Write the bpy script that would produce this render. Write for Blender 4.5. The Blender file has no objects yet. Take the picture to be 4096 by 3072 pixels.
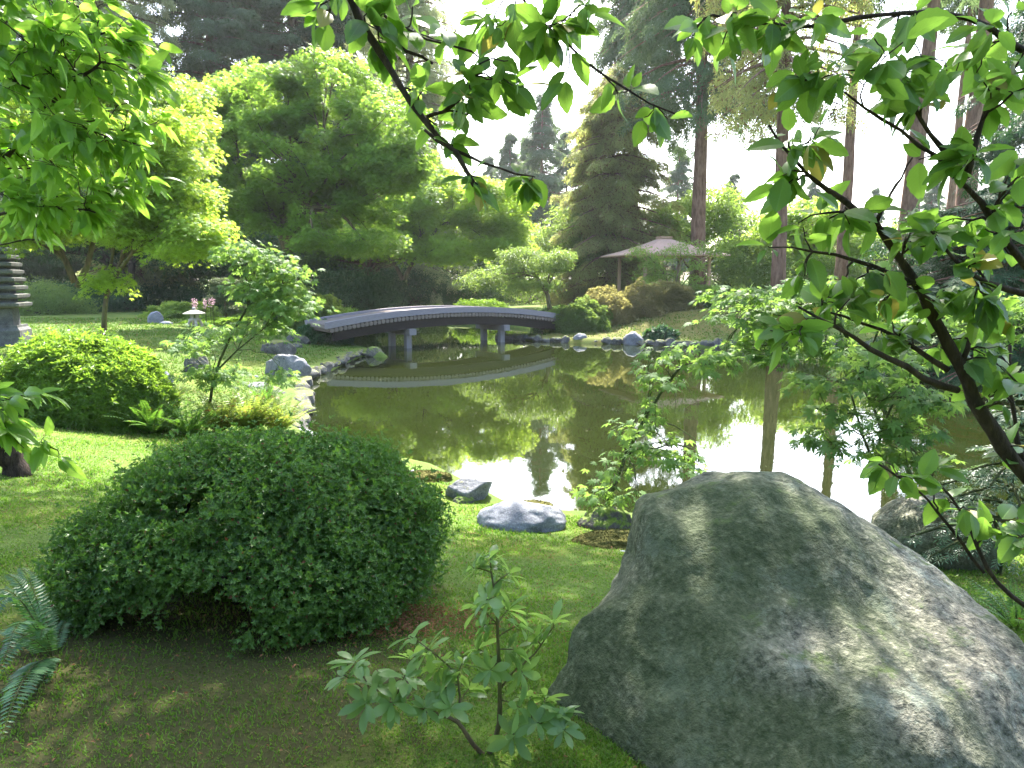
import bpy, math, random
import numpy as np
from mathutils import Vector, Matrix

# ---------------------------------------------------------------- camera, world, sun, exposure
SC = bpy.context.scene
R = math.radians
F = 2800.0                                   # focal length in photo pixels (photo 4096 x 3072)
PITCH = R(8.33)
CAM = np.array([0.0, 0.0, 2.6])              # eye height above the pond's surface (z = 0)
cam = bpy.data.objects.new('camera', bpy.data.cameras.new('camera'))
SC.collection.objects.link(cam); SC.camera = cam
cam.location = CAM; cam.rotation_euler = (R(90) - PITCH, 0, 0)
cam.data.sensor_width = 36; cam.data.lens = F / 4096 * 36
cam.data.clip_start = 0.05; cam.data.clip_end = 2000

SUN_EL, SUN_AZ = R(50), R(3)                 # azimuth: from straight ahead (+Y) towards the right (+X)
wd = bpy.data.worlds.new('World'); SC.world = wd; wd.use_nodes = True
nt = wd.node_tree; bg = nt.nodes['Background']
sky = nt.nodes.new('ShaderNodeTexSky'); sky.sky_type = 'NISHITA'; sky.sun_disc = False
sky.sun_elevation = SUN_EL; sky.sun_rotation = SUN_AZ
sky.dust_density = 3.0; sky.air_density = 1.0
nt.links.new(sky.outputs[0], bg.inputs[0]); bg.inputs[1].default_value = 0.15
sd_ = np.array([math.sin(SUN_AZ) * math.cos(SUN_EL), math.cos(SUN_AZ) * math.cos(SUN_EL), math.sin(SUN_EL)])
sl = bpy.data.lights.new('sun', 'SUN'); sl.energy = 3.9; sl.angle = R(0.5); sl.color = (1.0, 0.95, 0.86)
sun = bpy.data.objects.new('sun', sl); SC.collection.objects.link(sun)
sun.rotation_euler = Vector(sd_).to_track_quat('Z', 'Y').to_euler()
SC.view_settings.view_transform = 'Standard'; SC.view_settings.look = 'None'
SC.view_settings.exposure = 2.7; SC.view_settings.gamma = 1.0
cy = SC.cycles
cy.max_bounces = 7; cy.diffuse_bounces = 3; cy.glossy_bounces = 3; cy.transmission_bounces = 4
cy.transparent_max_bounces = 8; cy.volume_bounces = 0; cy.caustics_reflective = False; cy.caustics_refractive = False
cy.use_denoising = True

# ---------------------------------------------------------------- projection helpers
_f = np.array([0, math.cos(PITCH), -math.sin(PITCH)]); _u = np.array([0, math.sin(PITCH), math.cos(PITCH)])
def ray(px, py):
    return _f + np.array([(px - 2048) / F, 0, 0]) - _u * ((py - 1536) / F)
def W(px, py, d):                             # photo pixel at world distance d along +Y
    r = ray(px, py); return CAM + r * (d / r[1])
def Wz(px, py, z=0.0):                        # photo pixel on the level z
    r = ray(px, py); return CAM + r * ((z - CAM[2]) / r[2])

# ---------------------------------------------------------------- noise
def _hash(i, j, k, s):
    n = (i * 374761393 + j * 668265263 + k * 2147483647 + s * 1274126177) & 0xFFFFFFFF
    n = ((n ^ (n >> 13)) * 1274126177) & 0xFFFFFFFF
    return ((n ^ (n >> 16)) & 0xFFFF) / 65535.0
def vnoise(P, s=0):
    P = np.asarray(P, float); I = np.floor(P).astype(np.int64); f = P - I; f = f * f * (3 - 2 * f)
    o = 0
    for a in (0, 1):
        for b in (0, 1):
            for c in (0, 1):
                w = (f[:, 0] if a else 1 - f[:, 0]) * (f[:, 1] if b else 1 - f[:, 1]) * (f[:, 2] if c else 1 - f[:, 2])
                o = o + w * _hash(I[:, 0] + a, I[:, 1] + b, I[:, 2] + c, s)
    return o * 2 - 1
def fbm(P, s=0, o=4):
    P = np.asarray(P, float); r = 0; a = 1.0
    for i in range(o):
        r = r + a * vnoise(P * (2 ** i), s + i * 17); a *= .5
    return r / 1.6

# ---------------------------------------------------------------- object helpers
COL = SC.collection
def tag(o, label=None, cat=None, group=None, kind=None):
    if label: o['label'] = label
    if cat: o['category'] = cat
    if group: o['group'] = group
    if kind: o['kind'] = kind
    return o
def empty(name, loc, label=None, cat=None, group=None):
    o = bpy.data.objects.new(name, None); COL.objects.link(o); o.location = loc; o.empty_display_size = .1
    bpy.context.view_layer.update()
    return tag(o, label, cat, group)
class MB:
    def __init__(s): s.v = []; s.f3 = []; s.f4 = []; s.n = 0
    def add(s, V, F3=None, F4=None):
        V = np.asarray(V, float).reshape(-1, 3)
        if F3 is not None and len(F3): s.f3.append(np.asarray(F3, np.int64).reshape(-1, 3) + s.n)
        if F4 is not None and len(F4): s.f4.append(np.asarray(F4, np.int64).reshape(-1, 4) + s.n)
        s.v.append(V); s.n += len(V); return s
    def box(s, c, size, rz=0, M=None):
        h = np.array(size) / 2
        V = np.array([[x, y, z] for x in (-1, 1) for y in (-1, 1) for z in (-1, 1)], float) * h
        if M is not None: V = V @ np.asarray(M).T
        if rz: V = V @ np.array([[math.cos(rz), math.sin(rz), 0], [-math.sin(rz), math.cos(rz), 0], [0, 0, 1]])
        return s.add(V + np.array(c), F4=[[0, 1, 3, 2], [4, 6, 7, 5], [0, 4, 5, 1], [2, 3, 7, 6], [0, 2, 6, 4], [1, 5, 7, 3]])
    def tube(s, P, r, n=6, cap=True):
        P = np.asarray(P, float); m = len(P); r = np.broadcast_to(np.asarray(r, float), (m,))
        T = np.gradient(P, axis=0); T /= np.linalg.norm(T, axis=1)[:, None] + 1e-9
        ref = np.array([0, 0, 1.0]) if abs(T[:, 2]).mean() < .8 else np.array([1.0, 0, 0])
        A = np.cross(T, ref); A /= np.linalg.norm(A, axis=1)[:, None] + 1e-9
        B = np.cross(T, A); th = np.arange(n) * 2 * math.pi / n
        V = P[:, None] + r[:, None, None] * (np.cos(th)[None, :, None] * A[:, None] + np.sin(th)[None, :, None] * B[:, None])
        V = V.reshape(-1, 3); i = np.arange(m - 1)[:, None] * n; j = np.arange(n)[None]; k = (np.arange(n) + 1)[None] % n
        F4 = np.stack([i + j, i + k, i + n + k, i + n + j], -1).reshape(-1, 4)
        F3 = []
        if cap:
            V = np.vstack([V, P[0], P[-1]]); a, b = m * n, m * n + 1
            F3 = [[a, (t + 1) % n, t] for t in range(n)] + [[b, (m - 1) * n + t, (m - 1) * n + (t + 1) % n] for t in range(n)]
        return s.add(V, F3, F4)
    def lathe(s, prof, n=24, c=(0, 0, 0), pw=None):  # prof: [(r,z)], pw: polygon sides for a squared section
        prof = np.array(prof, float); m = len(prof); th = np.arange(n) * 2 * math.pi / n + (math.pi / n)
        V = np.stack([prof[:, 0][:, None] * np.cos(th), prof[:, 0][:, None] * np.sin(th), np.repeat(prof[:, 1][:, None], n, 1)], -1).reshape(-1, 3) + np.array(c)
        i = np.arange(m - 1)[:, None] * n; j = np.arange(n)[None]; k = (np.arange(n) + 1)[None] % n
        F4 = np.stack([i + j, i + k, i + n + k, i + n + j], -1).reshape(-1, 4)
        V = np.vstack([V, np.array(c) + [0, 0, prof[0, 1]], np.array(c) + [0, 0, prof[-1, 1]]]); a, b = m * n, m * n + 1
        F3 = [[a, (t + 1) % n, t] for t in range(n)] + [[b, (m - 1) * n + t, (m - 1) * n + (t + 1) % n] for t in range(n)]
        return s.add(V, F3, F4)
    def build(s, name, mat, parent=None, smooth=False, uv=None):
        V = np.concatenate(s.v) if s.v else np.zeros((0, 3))
        if parent is not None: V = V - np.array(parent.matrix_world.translation)
        F3 = np.concatenate(s.f3) if s.f3 else np.zeros((0, 3), np.int64); F4 = np.concatenate(s.f4) if s.f4 else np.zeros((0, 4), np.int64)
        me = bpy.data.meshes.new(name); me.vertices.add(len(V)); me.vertices.foreach_set('co', V.astype(np.float32).ravel())
        L = np.concatenate([F3.ravel(), F4.ravel()]).astype(np.int32)
        me.loops.add(len(L)); me.loops.foreach_set('vertex_index', L)
        st = np.concatenate([np.arange(len(F3)) * 3, len(F3) * 3 + np.arange(len(F4)) * 4]).astype(np.int32)
        me.polygons.add(len(st)); me.polygons.foreach_set('loop_start', st)
        me.polygons.foreach_set('use_smooth', np.full(len(st), bool(smooth)))
        if uv is not None:
            lay = me.uv_layers.new(name='uv'); lay.data.foreach_set('uv', np.asarray(uv, np.float32)[L].ravel())
        me.update(calc_edges=True); me.materials.append(mat)
        o = bpy.data.objects.new(name, me); COL.objects.link(o)
        if parent is not None: o.parent = parent
        return o
def origin_to(o, p):                          # move a top-level mesh's origin to its base
    me = o.data; me.transform(Matrix.Translation(-Vector(p))); o.location = p; return o

# ---------------------------------------------------------------- materials
def newmat(name):
    m = bpy.data.materials.new(name); m.use_nodes = True; t = m.node_tree; t.nodes.clear()
    out = t.nodes.new('ShaderNodeOutputMaterial'); return m, t, out
def N(t, typ, **kw):
    n = t.nodes.new(typ)
    for k, v in kw.items():
        if k.startswith('i_'): n.inputs[k[2:].replace('_', ' ')].default_value = v
        else: setattr(n, k, v)
    return n
def noise(t, scale, detail=4, vec=None, rough=.5, dist=0):
    n = t.nodes.new('ShaderNodeTexNoise'); n.inputs['Scale'].default_value = scale; n.inputs['Detail'].default_value = detail
    n.inputs['Roughness'].default_value = rough; n.inputs['Distortion'].default_value = dist
    if vec is not None: t.links.new(vec, n.inputs['Vector'])
    return n.outputs['Fac']
def ramp(t, fac, stops, interp='LINEAR'):
    n = t.nodes.new('ShaderNodeValToRGB'); cr = n.color_ramp; cr.interpolation = interp
    while len(cr.elements) < len(stops): cr.elements.new(.5)
    for e, (p, c) in zip(cr.elements, stops):
        e.position = p; e.color = (c if hasattr(c, '__len__') else (c, c, c)) if (hasattr(c, '__len__') and len(c) == 4) else ((*c, 1) if hasattr(c, '__len__') else (c, c, c, 1))
    t.links.new(fac, n.inputs[0]); return n.outputs[0]
def mix(t, a, b, fac, mode='MIX'):
    n = t.nodes.new('ShaderNodeMix'); n.data_type = 'RGBA'; n.blend_type = mode; n.clamp_factor = True
    for v, s in ((fac, n.inputs[0]), (a, n.inputs[6]), (b, n.inputs[7])):
        if hasattr(v, 'is_output'): t.links.new(v, s)
        elif hasattr(v, '__len__'): s.default_value = (*v, 1) if len(v) == 3 else v
        elif s.type == 'VALUE': s.default_value = v
        else: s.default_value = (v, v, v, 1)
    return n.outputs[2]
def mth(t, op, a, b=0.0):
    n = t.nodes.new('ShaderNodeMath'); n.operation = op
    for v, s in ((a, n.inputs[0]), (b, n.inputs[1])):
        if hasattr(v, 'is_output'): t.links.new(v, s)
        else: s.default_value = v
    return n.outputs[0]
def coords(t, which='Object'): return t.nodes.new('ShaderNodeTexCoord').outputs[which]
def position(t): return t.nodes.new('ShaderNodeNewGeometry').outputs['Position']
def bump(t, h, strength=.3, dist=.02):
    n = t.nodes.new('ShaderNodeBump'); n.inputs['Strength'].default_value = strength; n.inputs['Distance'].default_value = dist
    t.links.new(h, n.inputs['Height']); return n.outputs[0]
def bsdf(t, out, col, rough=.7, nrm=None, spec=.4, **kw):
    b = t.nodes.new('ShaderNodeBsdfPrincipled')
    if hasattr(col, 'is_output'): t.links.new(col, b.inputs['Base Color'])
    else: b.inputs['Base Color'].default_value = (*col, 1)
    if hasattr(rough, 'is_output'): t.links.new(rough, b.inputs['Roughness'])
    else: b.inputs['Roughness'].default_value = rough
    b.inputs['Specular IOR Level'].default_value = spec
    if nrm is not None: t.links.new(nrm, b.inputs['Normal'])
    if out is not None: t.links.new(b.outputs[0], out.inputs[0])
    return b

def leafmat(name, c1, c2, tr=(.3, .5, .05), tmix=.45, rough=.45, spec=.4, big=.5, dead=None, dead_p=.03, vein=False):
    m, t, out = newmat(name)
    g = t.nodes.new('ShaderNodeNewGeometry'); rnd = g.outputs['Random Per Island']
    n = noise(t, big, 3, g.outputs['Position'])
    f = mth(t, 'ADD', mth(t, 'MULTIPLY', rnd, .6), mth(t, 'MULTIPLY', mth(t, 'SUBTRACT', n, .3), 1.0))
    col = mix(t, c1, c2, f)
    trc = mix(t, tuple(x * .75 for x in tr), tr, f)
    if vein:
        u = t.nodes.new('ShaderNodeUVMap'); u.uv_map = 'uv'; sx = t.nodes.new('ShaderNodeSeparateXYZ'); t.links.new(u.outputs[0], sx.inputs[0])
        ay = mth(t, 'ABSOLUTE', sx.outputs[1]); mid = mth(t, 'LESS_THAN', ay, .018)
        s = mth(t, 'SUBTRACT', sx.outputs[0], mth(t, 'MULTIPLY', ay, .9))
        fr = mth(t, 'FRACT', mth(t, 'MULTIPLY', s, 9.0)); sv = mth(t, 'LESS_THAN', fr, .12)
        v = mth(t, 'MULTIPLY', mth(t, 'MAXIMUM', mid, mth(t, 'MULTIPLY', sv, .5)), .5)
        col = mix(t, col, tuple(min(1, x * 2.2 + .03) for x in c2), v); trc = mix(t, trc, tuple(x * .5 for x in tr), v)
    if dead is not None:
        d = mth(t, 'LESS_THAN', mth(t, 'FRACT', mth(t, 'MULTIPLY', rnd, 57.3)), dead_p)
        col = mix(t, col, dead, d); trc = mix(t, trc, dead, d)
    b = bsdf(t, None, col, rough, spec=spec)
    tl = t.nodes.new('ShaderNodeBsdfTranslucent'); t.links.new(trc, tl.inputs[0])
    ms = t.nodes.new('ShaderNodeMixShader'); ms.inputs[0].default_value = tmix
    t.links.new(b.outputs[0], ms.inputs[1]); t.links.new(tl.outputs[0], ms.inputs[2]); t.links.new(ms.outputs[0], out.inputs[0])
    return m
def mth_off(t, p):
    mp = N(t, 'ShaderNodeMapping'); mp.inputs['Location'].default_value = (7, 3, 5); t.links.new(p, mp.inputs[0]); return mp.outputs[0]
def barkmat(name, c1, c2, sx=14, moss=0):
    m, t, out = newmat(name); p = position(t)
    mp = t.nodes.new('ShaderNodeMapping'); mp.inputs['Scale'].default_value = (1, 1, .22); t.links.new(p, mp.inputs[0])
    n = noise(t, sx, 6, mp.outputs[0], .65); c = mix(t, c1, c2, ramp(t, n, [(.35, 0), (.65, 1)]))
    if moss: c = mix(t, c, (.09, .13, .02), mth(t, 'MULTIPLY', ramp(t, noise(t, 2.2, 4, p), [(.5, 0), (.6, 1)]), moss))
    bsdf(t, out, c, .9, bump(t, n, .8, .03), .2); return m
def stonemat(name, c1, c2, speck=.5, moss=.0, mossc=(.10, .13, .02), sc=1.0, bs=.5, lich=0, algae=0):
    m, t, out = newmat(name); p = position(t); g = t.nodes.new('ShaderNodeNewGeometry')
    a = noise(t, 2.2 * sc, 5, p, .6); b = noise(t, 38 * sc, 5, p, .7); c_ = noise(t, 9 * sc, 6, p, .7)
    c = mix(t, c1, c2, ramp(t, a, [(.3, 0), (.7, 1)]))
    c = mix(t, c, tuple(x * .35 for x in c1), mth(t, 'MULTIPLY', ramp(t, b, [(.36, 1), (.5, 0)]), speck))
    c = mix(t, c, tuple(min(1, x * 1.7) for x in c2), mth(t, 'MULTIPLY', ramp(t, b, [(.54, 0), (.66, 1)]), speck))
    if lich:
        c = mix(t, c, (.30, .33, .27), mth(t, 'MULTIPLY', ramp(t, noise(t, 4 * sc, 8, p, .8), [(.54, 0), (.60, 1)]), lich))
        c = mix(t, c, (.022, .024, .018), mth(t, 'MULTIPLY', ramp(t, noise(t, 11 * sc, 6, p, .8, .6), [(.36, 1), (.42, 0)]), .8))
    if algae:
        al = ramp(t, noise(t, .9, 6, p, .6), [(.36, 0), (.52, 1)]); c = mix(t, c, mix(t, (.024, .042, .011), (.075, .105, .032), b), mth(t, 'MULTIPLY', al, algae))
        mu = ramp(t, noise(t, .7, 5, mth_off(t, p), .6), [(.5, 0), (.62, 1)]); c = mix(t, c, (.16, .125, .075), mth(t, 'MULTIPLY', mu, .5))
    if moss:
        sx = t.nodes.new('ShaderNodeSeparateXYZ'); t.links.new(g.outputs['Normal'], sx.inputs[0])
        k = mth(t, 'ADD', mth(t, 'MULTIPLY', sx.outputs[2], .35), mth(t, 'MULTIPLY', c_, 1.0)); k = mth(t, 'ADD', k, moss - 1.0)
        c = mix(t, c, mix(t, mossc, tuple(x * 1.8 for x in mossc), b), ramp(t, k, [(.0, 0), (.12, 1)]))
    h = mth(t, 'ADD', c_, mth(t, 'MULTIPLY', b, .5))
    bsdf(t, out, c, .85, bump(t, h, bs, .03 / sc), .3); return m
def plainmat(name, c, rough=.7, nsc=20, var=.35, bs=.2, spec=.3, zs=1, dist=.01):
    m, t, out = newmat(name); p = coords(t)
    mp = t.nodes.new('ShaderNodeMapping'); mp.inputs['Scale'].default_value = (1, 1, zs); t.links.new(p, mp.inputs[0])
    n = noise(t, nsc, 5, mp.outputs[0], .6)
    col = mix(t, tuple(x * (1 - var) for x in c), tuple(min(1, x * (1 + var)) for x in c), n)
    bsdf(t, out, col, rough, bump(t, n, bs, dist), spec); return m

# ---------------------------------------------------------------- leaf templates (x along the leaf, y across, z up)
def t_ovate(n=4, w=.5, fold=.16, droop=.25, peak=.42, ser=0):
    xs = np.linspace(0, 1, n + 1); V = []; 
    def wid(x): return (1 + ser * (-1) ** int(round(x * n))) * w / 2 * (math.sin(math.pi * (x ** (math.log(.5) / math.log(peak)))) ** .8 if 0 < x < 1 else 0)
    for x in xs:
        z = -droop * x * x
        V.append((x, 0, z))
    for sgn in (1, -1):
        for x in xs[1:-1]:
            V.append((x, sgn * wid(x), -droop * x * x + fold * wid(x) * 2))
    F = []
    L = lambda k: n + k; Rr = lambda k: n + (n - 1) + k
    F += [(0, 1, L(1)), (0, Rr(1), 1)]
    for k in range(1, n - 1):
        F += [(k, k + 1, L(k + 1)), (k, L(k + 1), L(k)), (k, Rr(k), Rr(k + 1)), (k, Rr(k + 1), k + 1)]
    F += [(n - 1, n, L(n - 1)), (n - 1, Rr(n - 1), n)]
    return np.array(V), np.array(F)
def t_kite(w=.5, fold=.1, droop=.15):
    return np.array([(0, 0, 0), (.5, w / 2, fold - droop * .25), (1, 0, -droop), (.5, -w / 2, fold - droop * .25)]), np.array([(0, 2, 1), (0, 3, 2)])
def t_palm(lobes=7, spread=125, droop=.25, notch=.33, wl=.16):
    V = [(0, 0, 0)]; F = []; A = np.radians(np.linspace(-spread, spread, lobes)); Ln = .52 + .48 * np.cos(A * .62) ** 2
    for k in range(lobes):
        a, l = A[k], Ln[k]; d = np.array([math.cos(a), math.sin(a)]); q = np.array([-d[1], d[0]])
        m = d * l * .5; b = len(V)
        V += [(*(m + q * wl * l), -droop * .2), (*(d * l), -droop * l * l), (*(m - q * wl * l), -droop * .2)]
        F += [(0, b + 2, b), (b, b + 2, b + 1)]
    return np.array(V), np.array(F)
def t_spray(n=3, w=.16, droop=.35):            # a flat conifer spray of narrow fingers
    V = []; F = []
    for k in range(n):
        for sgn in (1, -1):
            x0 = k / n; b = len(V); e = np.array([x0 + .42, sgn * .34 * (1 - .25 * k / n)])
            V += [(x0, 0, -droop * x0 * x0), (*(np.array([x0, 0]) * .35 + e * .65 + [0, .07 * sgn]), -droop * (x0 + .25) ** 2), (*e, -droop * (x0 + .45) ** 2), (x0 + .28, sgn * .1, -droop * (x0 + .2) ** 2)]
            F += [(b, b + 3, b + 1), (b + 1, b + 3, b + 2)]
    b = len(V); V += [(0, -.03, 0), (0, .03, 0), (1.05, 0, -droop * 1.1)]; F += [(b, b + 2, b + 1)]
    return np.array(V), np.array(F)
def t_rosette(n=5, w=.42, elev=35, seed=0, leafn=2):
    r = np.random.RandomState(seed); V = []; F = []; b = 0
    for k in range(n):
        lv, lf = (t_kite(w, .08, .2) if leafn == 2 else t_ovate(leafn, w, .12, .2, .6))
        a = 2 * math.pi * k / n + r.uniform(-.3, .3); e = R(elev + r.uniform(-15, 15)); s = r.uniform(.8, 1.1)
        M = np.array([[math.cos(a) * math.cos(e), -math.sin(a), -math.cos(a) * math.sin(e)], [math.sin(a) * math.cos(e), math.cos(a), -math.sin(a) * math.sin(e)], [math.sin(e), 0, math.cos(e)]])
        V.append(lv * s @ M.T); F.append(lf + b); b += len(lv)
    return np.vstack(V), np.vstack(F)
def t_star(n=5, w=.3): return t_palm(n, 130, .3, .3, .17)
KITE, PALM, STAR, SPRAY = t_kite(), t_palm(), t_palm(5, 110, .25, .3, .2), t_spray()
OVATE, OVATE6 = t_ovate(4, .5), t_ovate(6, .54, .14, .35, .42)

def unit(a): return a / (np.linalg.norm(a, axis=-1, keepdims=True) + 1e-9)
def place(mb, T, pos, xdir, nrm, size, uvlist=None):
    V, F = T; pos = np.asarray(pos, float); X = unit(np.asarray(xdir, float)); Nn = np.asarray(nrm, float)
    Nn = Nn - X * (Nn * X).sum(-1, keepdims=True); Nn = unit(Nn); Y = np.cross(Nn, X)
    s = np.broadcast_to(np.asarray(size, float), (len(pos),))[:, None, None]
    P = pos[:, None] + s * (V[None, :, 0, None] * X[:, None] + V[None, :, 1, None] * Y[:, None] + V[None, :, 2, None] * Nn[:, None])
    FF = F[None] + (np.arange(len(pos)) * len(V))[:, None, None]
    mb.add(P.reshape(-1, 3), FF.reshape(-1, 3))
    if uvlist is not None: uvlist.append(np.tile(V[:, :2], (len(pos), 1)))
def rdir(r, n, zs=1.0):
    d = r.normal(size=(n, 3)); d[:, 2] *= zs; return unit(d)

# ---------------------------------------------------------------- branching growth
def bez(a, b, sdir, n, sag=0.0):
    L = np.linalg.norm(b - a); c = a + sdir * L * .45; t = np.linspace(0, 1, n)[:, None]
    P = (1 - t) ** 2 * a + 2 * t * (1 - t) * c + t * t * b; P[:, 2] -= sag * L * (np.sin(t[:, 0] * math.pi)); return P
def grow(r, mb, trunk, tr, levels, ns=(8, 6, 5, 4, 3), wig=.04, rmin=.004):
    """trunk: points, tr: radii; levels: list of target arrays. Returns the twigs of the last level (start, dir, tip)."""
    trunk = np.asarray(trunk, float); tr = np.broadcast_to(np.asarray(tr, float), (len(trunk),)).copy()
    P = [*trunk]; Rd = [*tr]; D = [*unit(np.gradient(trunk, axis=0))]; L = [*np.concatenate([[0], np.cumsum(np.linalg.norm(np.diff(trunk, axis=0), axis=1))])]
    first = max(1, int(len(trunk) * .35)); P, Rd, D, L = P[first:], Rd[first:], D[first:], L[first:]
    mb.tube(trunk, tr, ns[0]); last = []
    for lv, T in enumerate(levels):
        T = np.asarray(T, float)
        if len(T) == 0: continue
        order = np.argsort(np.linalg.norm(T - trunk[-1], axis=1)); ratio = (.72, .6, .55, .5)[min(lv, 3)]
        nP, nR, nD, nL = np.array(P), np.array(Rd), np.array(D), np.array(L); add = []
        for q in order:
            t = T[q]; v = t - nP; dist = np.linalg.norm(v, axis=1) + 1e-6
            al = (v * nD).sum(1) / dist
            sc = dist * (1.35 - .55 * al) + .18 * nL
            if lv: sc = sc + .6 * np.maximum(0, nP[:, 2] - t[2])
            i = int(np.argmin(sc)); a = nP[i]; d = unit(nD[i] * .55 + v[i] / dist[i] * .6 + np.array([0, 0, .12]))
            m = 7 if lv == 0 else (5 if lv == 1 else 4); pts = bez(a, t, d, m, .02)
            if wig: pts[1:-1] += r.normal(scale=wig * dist[i] * .5, size=(m - 2, 3))
            r0 = max(rmin, min(nR[i] * ratio, dist[i] * .045)); rr = np.linspace(r0, max(rmin * .6, r0 * (.35 if lv < len(levels) - 1 else .2)), m)
            mb.tube(pts, rr, ns[min(lv + 1, len(ns) - 1)], cap=False)
            add.append((pts, rr, nL[i]))
            if lv == len(levels) - 1: last.append(pts)
        for pts, rr, l0 in add:
            D += [*unit(np.gradient(pts, axis=0))[1:]]; P += [*pts[1:]]; Rd += [*rr[1:]]
            L += [*(l0 + np.cumsum(np.linalg.norm(np.diff(pts, axis=0), axis=1)))]
    return last
def in_pads(r, pads, n, shell=.55):            # pads: [(centre, (rx,ry,rz))] -> n points weighted by volume, biased outwards
    vol = np.array([p[1][0] * p[1][1] * p[1][2] for p in pads]) ** .8; vol = vol ** .7; k = r.choice(len(pads), n, p=vol / vol.sum())
    d = rdir(r, n); rad = r.uniform(0, 1, n) ** (1 / 3.); rad = shell + (1 - shell) * rad if shell < 1 else np.ones(n)
    rad = np.where(r.uniform(size=n) < .3, r.uniform(0, 1, n) ** .33, rad)
    C = np.array([p[0] for p in pads])[k]; S = np.array([p[1] for p in pads])[k]
    return C + d * rad[:, None] * S
def leaf_sprays(r, mb, tips, n, rad, size, T, flat=.25, droop=.3, szv=.25, along=0.0, uv=None, tilt=.35):
    """around every twig tip a flat spray of n leaves of a disc radius rad"""
    tips = np.asarray(tips); m = len(tips) * n
    c = np.repeat(tips, n, 0); a = r.uniform(0, 2 * math.pi, m); q = rad * np.sqrt(r.uniform(0, 1, m))
    tl = r.normal(scale=tilt, size=(len(tips), 2)); tl = np.repeat(tl, n, 0)
    dx, dy = np.cos(a) * q, np.sin(a) * q
    pos = c + np.stack([dx, dy, tl[:, 0] * dx + tl[:, 1] * dy - droop * q * q / max(rad, 1e-3) + r.normal(scale=flat * rad, size=m)], -1)
    X = np.stack([np.cos(a) + r.normal(scale=.5, size=m), np.sin(a) + r.normal(scale=.5, size=m), -.15 - droop + r.normal(scale=.3, size=m)], -1)
    Nn = np.stack([r.normal(scale=.4, size=m) - tl[:, 0], r.normal(scale=.4, size=m) - tl[:, 1], np.ones(m)], -1)
    place(mb, T, pos, X, Nn, size * (1 + r.uniform(-szv, szv, m)), uv)

# ---------------------------------------------------------------- ground: terrain height with the pond cut in
def _px(l): return [tuple(Wz(x, y)[:2]) for x, y in l]
POND = _px([(1165, 1735), (1195, 1640), (1190, 1560), (1212, 1512), (1290, 1488), (1370, 1448), (1437, 1421), (1530, 1428)])
POND += [(-6.6, 28.0), (-8.5, 31.5), (-9.2, 36), (-8.0, 41), (-4.5, 43.5), (-1.0, 42), (1.5, 38), (1.8, 34.6), (1.0, 32.6)]
POND += _px([(2010, 1352), (2150, 1364), (2282, 1371), (2430, 1374), (2572, 1379), (2700, 1384), (2820, 1389), (3060, 1386), (3320, 1389), (3566, 1401), (3874, 1426), (4096, 1432), (4500, 1450)])
POND += [(24, 21), (26, 14), (20, 9), (12.5, 7.0), (8.5, 6.3), (5.6, 6.2), (3.9, 6.5), (2.6, 6.9), (1.3, 7.15), (.5, 7.25), (-.1, 7.6), (-.55, 8.35), (-1.1, 9.2), (-2.0, 9.9), (-2.8, 10.3)]
POND = np.array(POND)
def inside(X, Y, poly=POND):
    c = np.zeros(X.shape, bool); n = len(poly)
    for i in range(n):
        x1, y1 = poly[i]; x2, y2 = poly[(i + 1) % n]
        k = ((y1 > Y) != (y2 > Y)) & (X < (x2 - x1) * (Y - y1) / ((y2 - y1) + 1e-12) + x1); c ^= k
    return c
def sdist(X, Y, poly=POND):                   # metres outside the shore (negative: in the water)
    d = np.full(X.shape, 1e9); n = len(poly)
    for i in range(n):
        a = poly[i]; b = poly[(i + 1) % n]; e = b - a; t = np.clip(((X - a[0]) * e[0] + (Y - a[1]) * e[1]) / (e @ e), 0, 1)
        d = np.minimum(d, np.hypot(X - a[0] - t * e[0], Y - a[1] - t * e[1]))
    return np.where(inside(X, Y), -d, d)
def ss(a, b, x): t = np.clip((x - a) / (b - a), 0, 1); return t * t * (3 - 2 * t)
def height(X, Y):
    X = np.asarray(X, float); Y = np.asarray(Y, float); s = sdist(X, Y)
    near = ss(13, 7, Y)                        # the near lawn rises to the camera
    wid = 5.5 * near + 7 * (1 - near); top = 1.02 * near + (.85 + .55 * ss(0, 14, X) * ss(20, 35, Y)) * (1 - near)
    top = top - .35 * ss(-9, -5, X) * ss(13, 17, Y) * ss(31, 27, Y) * ss(0, -2, X)
    h = .2 + (top - .2) * ss(0, 1, s / wid) ** .9
    P = np.stack([X, Y, X * 0], -1).reshape(-1, 3)
    h = h + (.05 * fbm(P * .5, 3, 3).reshape(X.shape) + .012 * fbm(P * 2.2, 5, 2).reshape(X.shape)) * ss(0, 1.5, s)
    h = h + 1.5 * ss(50, 120, np.hypot(X, Y)) 
    return np.where(s < .12, -1.0 + 1.2 * ss(-1.1, .12, s), h)
def hz(x, y): return float(height(np.array([x]), np.array([y]))[0])
def G(px, py, off=0.0):                       # where the ray through a photo pixel meets the ground
    r = ray(px, py); d = np.concatenate([np.arange(1.5, 12, .05), np.arange(12, 90, .2)]) / r[1]
    P = CAM + r * d[:, None]; below = P[:, 2] < height(P[:, 0], P[:, 1]) + off
    i = int(np.argmax(below)) if below.any() else len(d) - 1
    return P[i] * 1.0
gx = np.unique(np.concatenate([np.linspace(-900, -60, 15), np.linspace(-60, -14, 60), np.linspace(-14, 14, 420), np.linspace(14, 60, 70), np.linspace(60, 900, 15)]))
gy = np.unique(np.concatenate([np.linspace(-900, -20, 12), np.linspace(-20, 1, 24), np.linspace(1, 12, 240), np.linspace(12, 34, 260), np.linspace(34, 75, 90), np.linspace(75, 1200, 15)]))
GX, GY = np.meshgrid(gx, gy); GZ = height(GX, GY)
m, t, out = newmat('lawn'); p = position(t)
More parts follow.
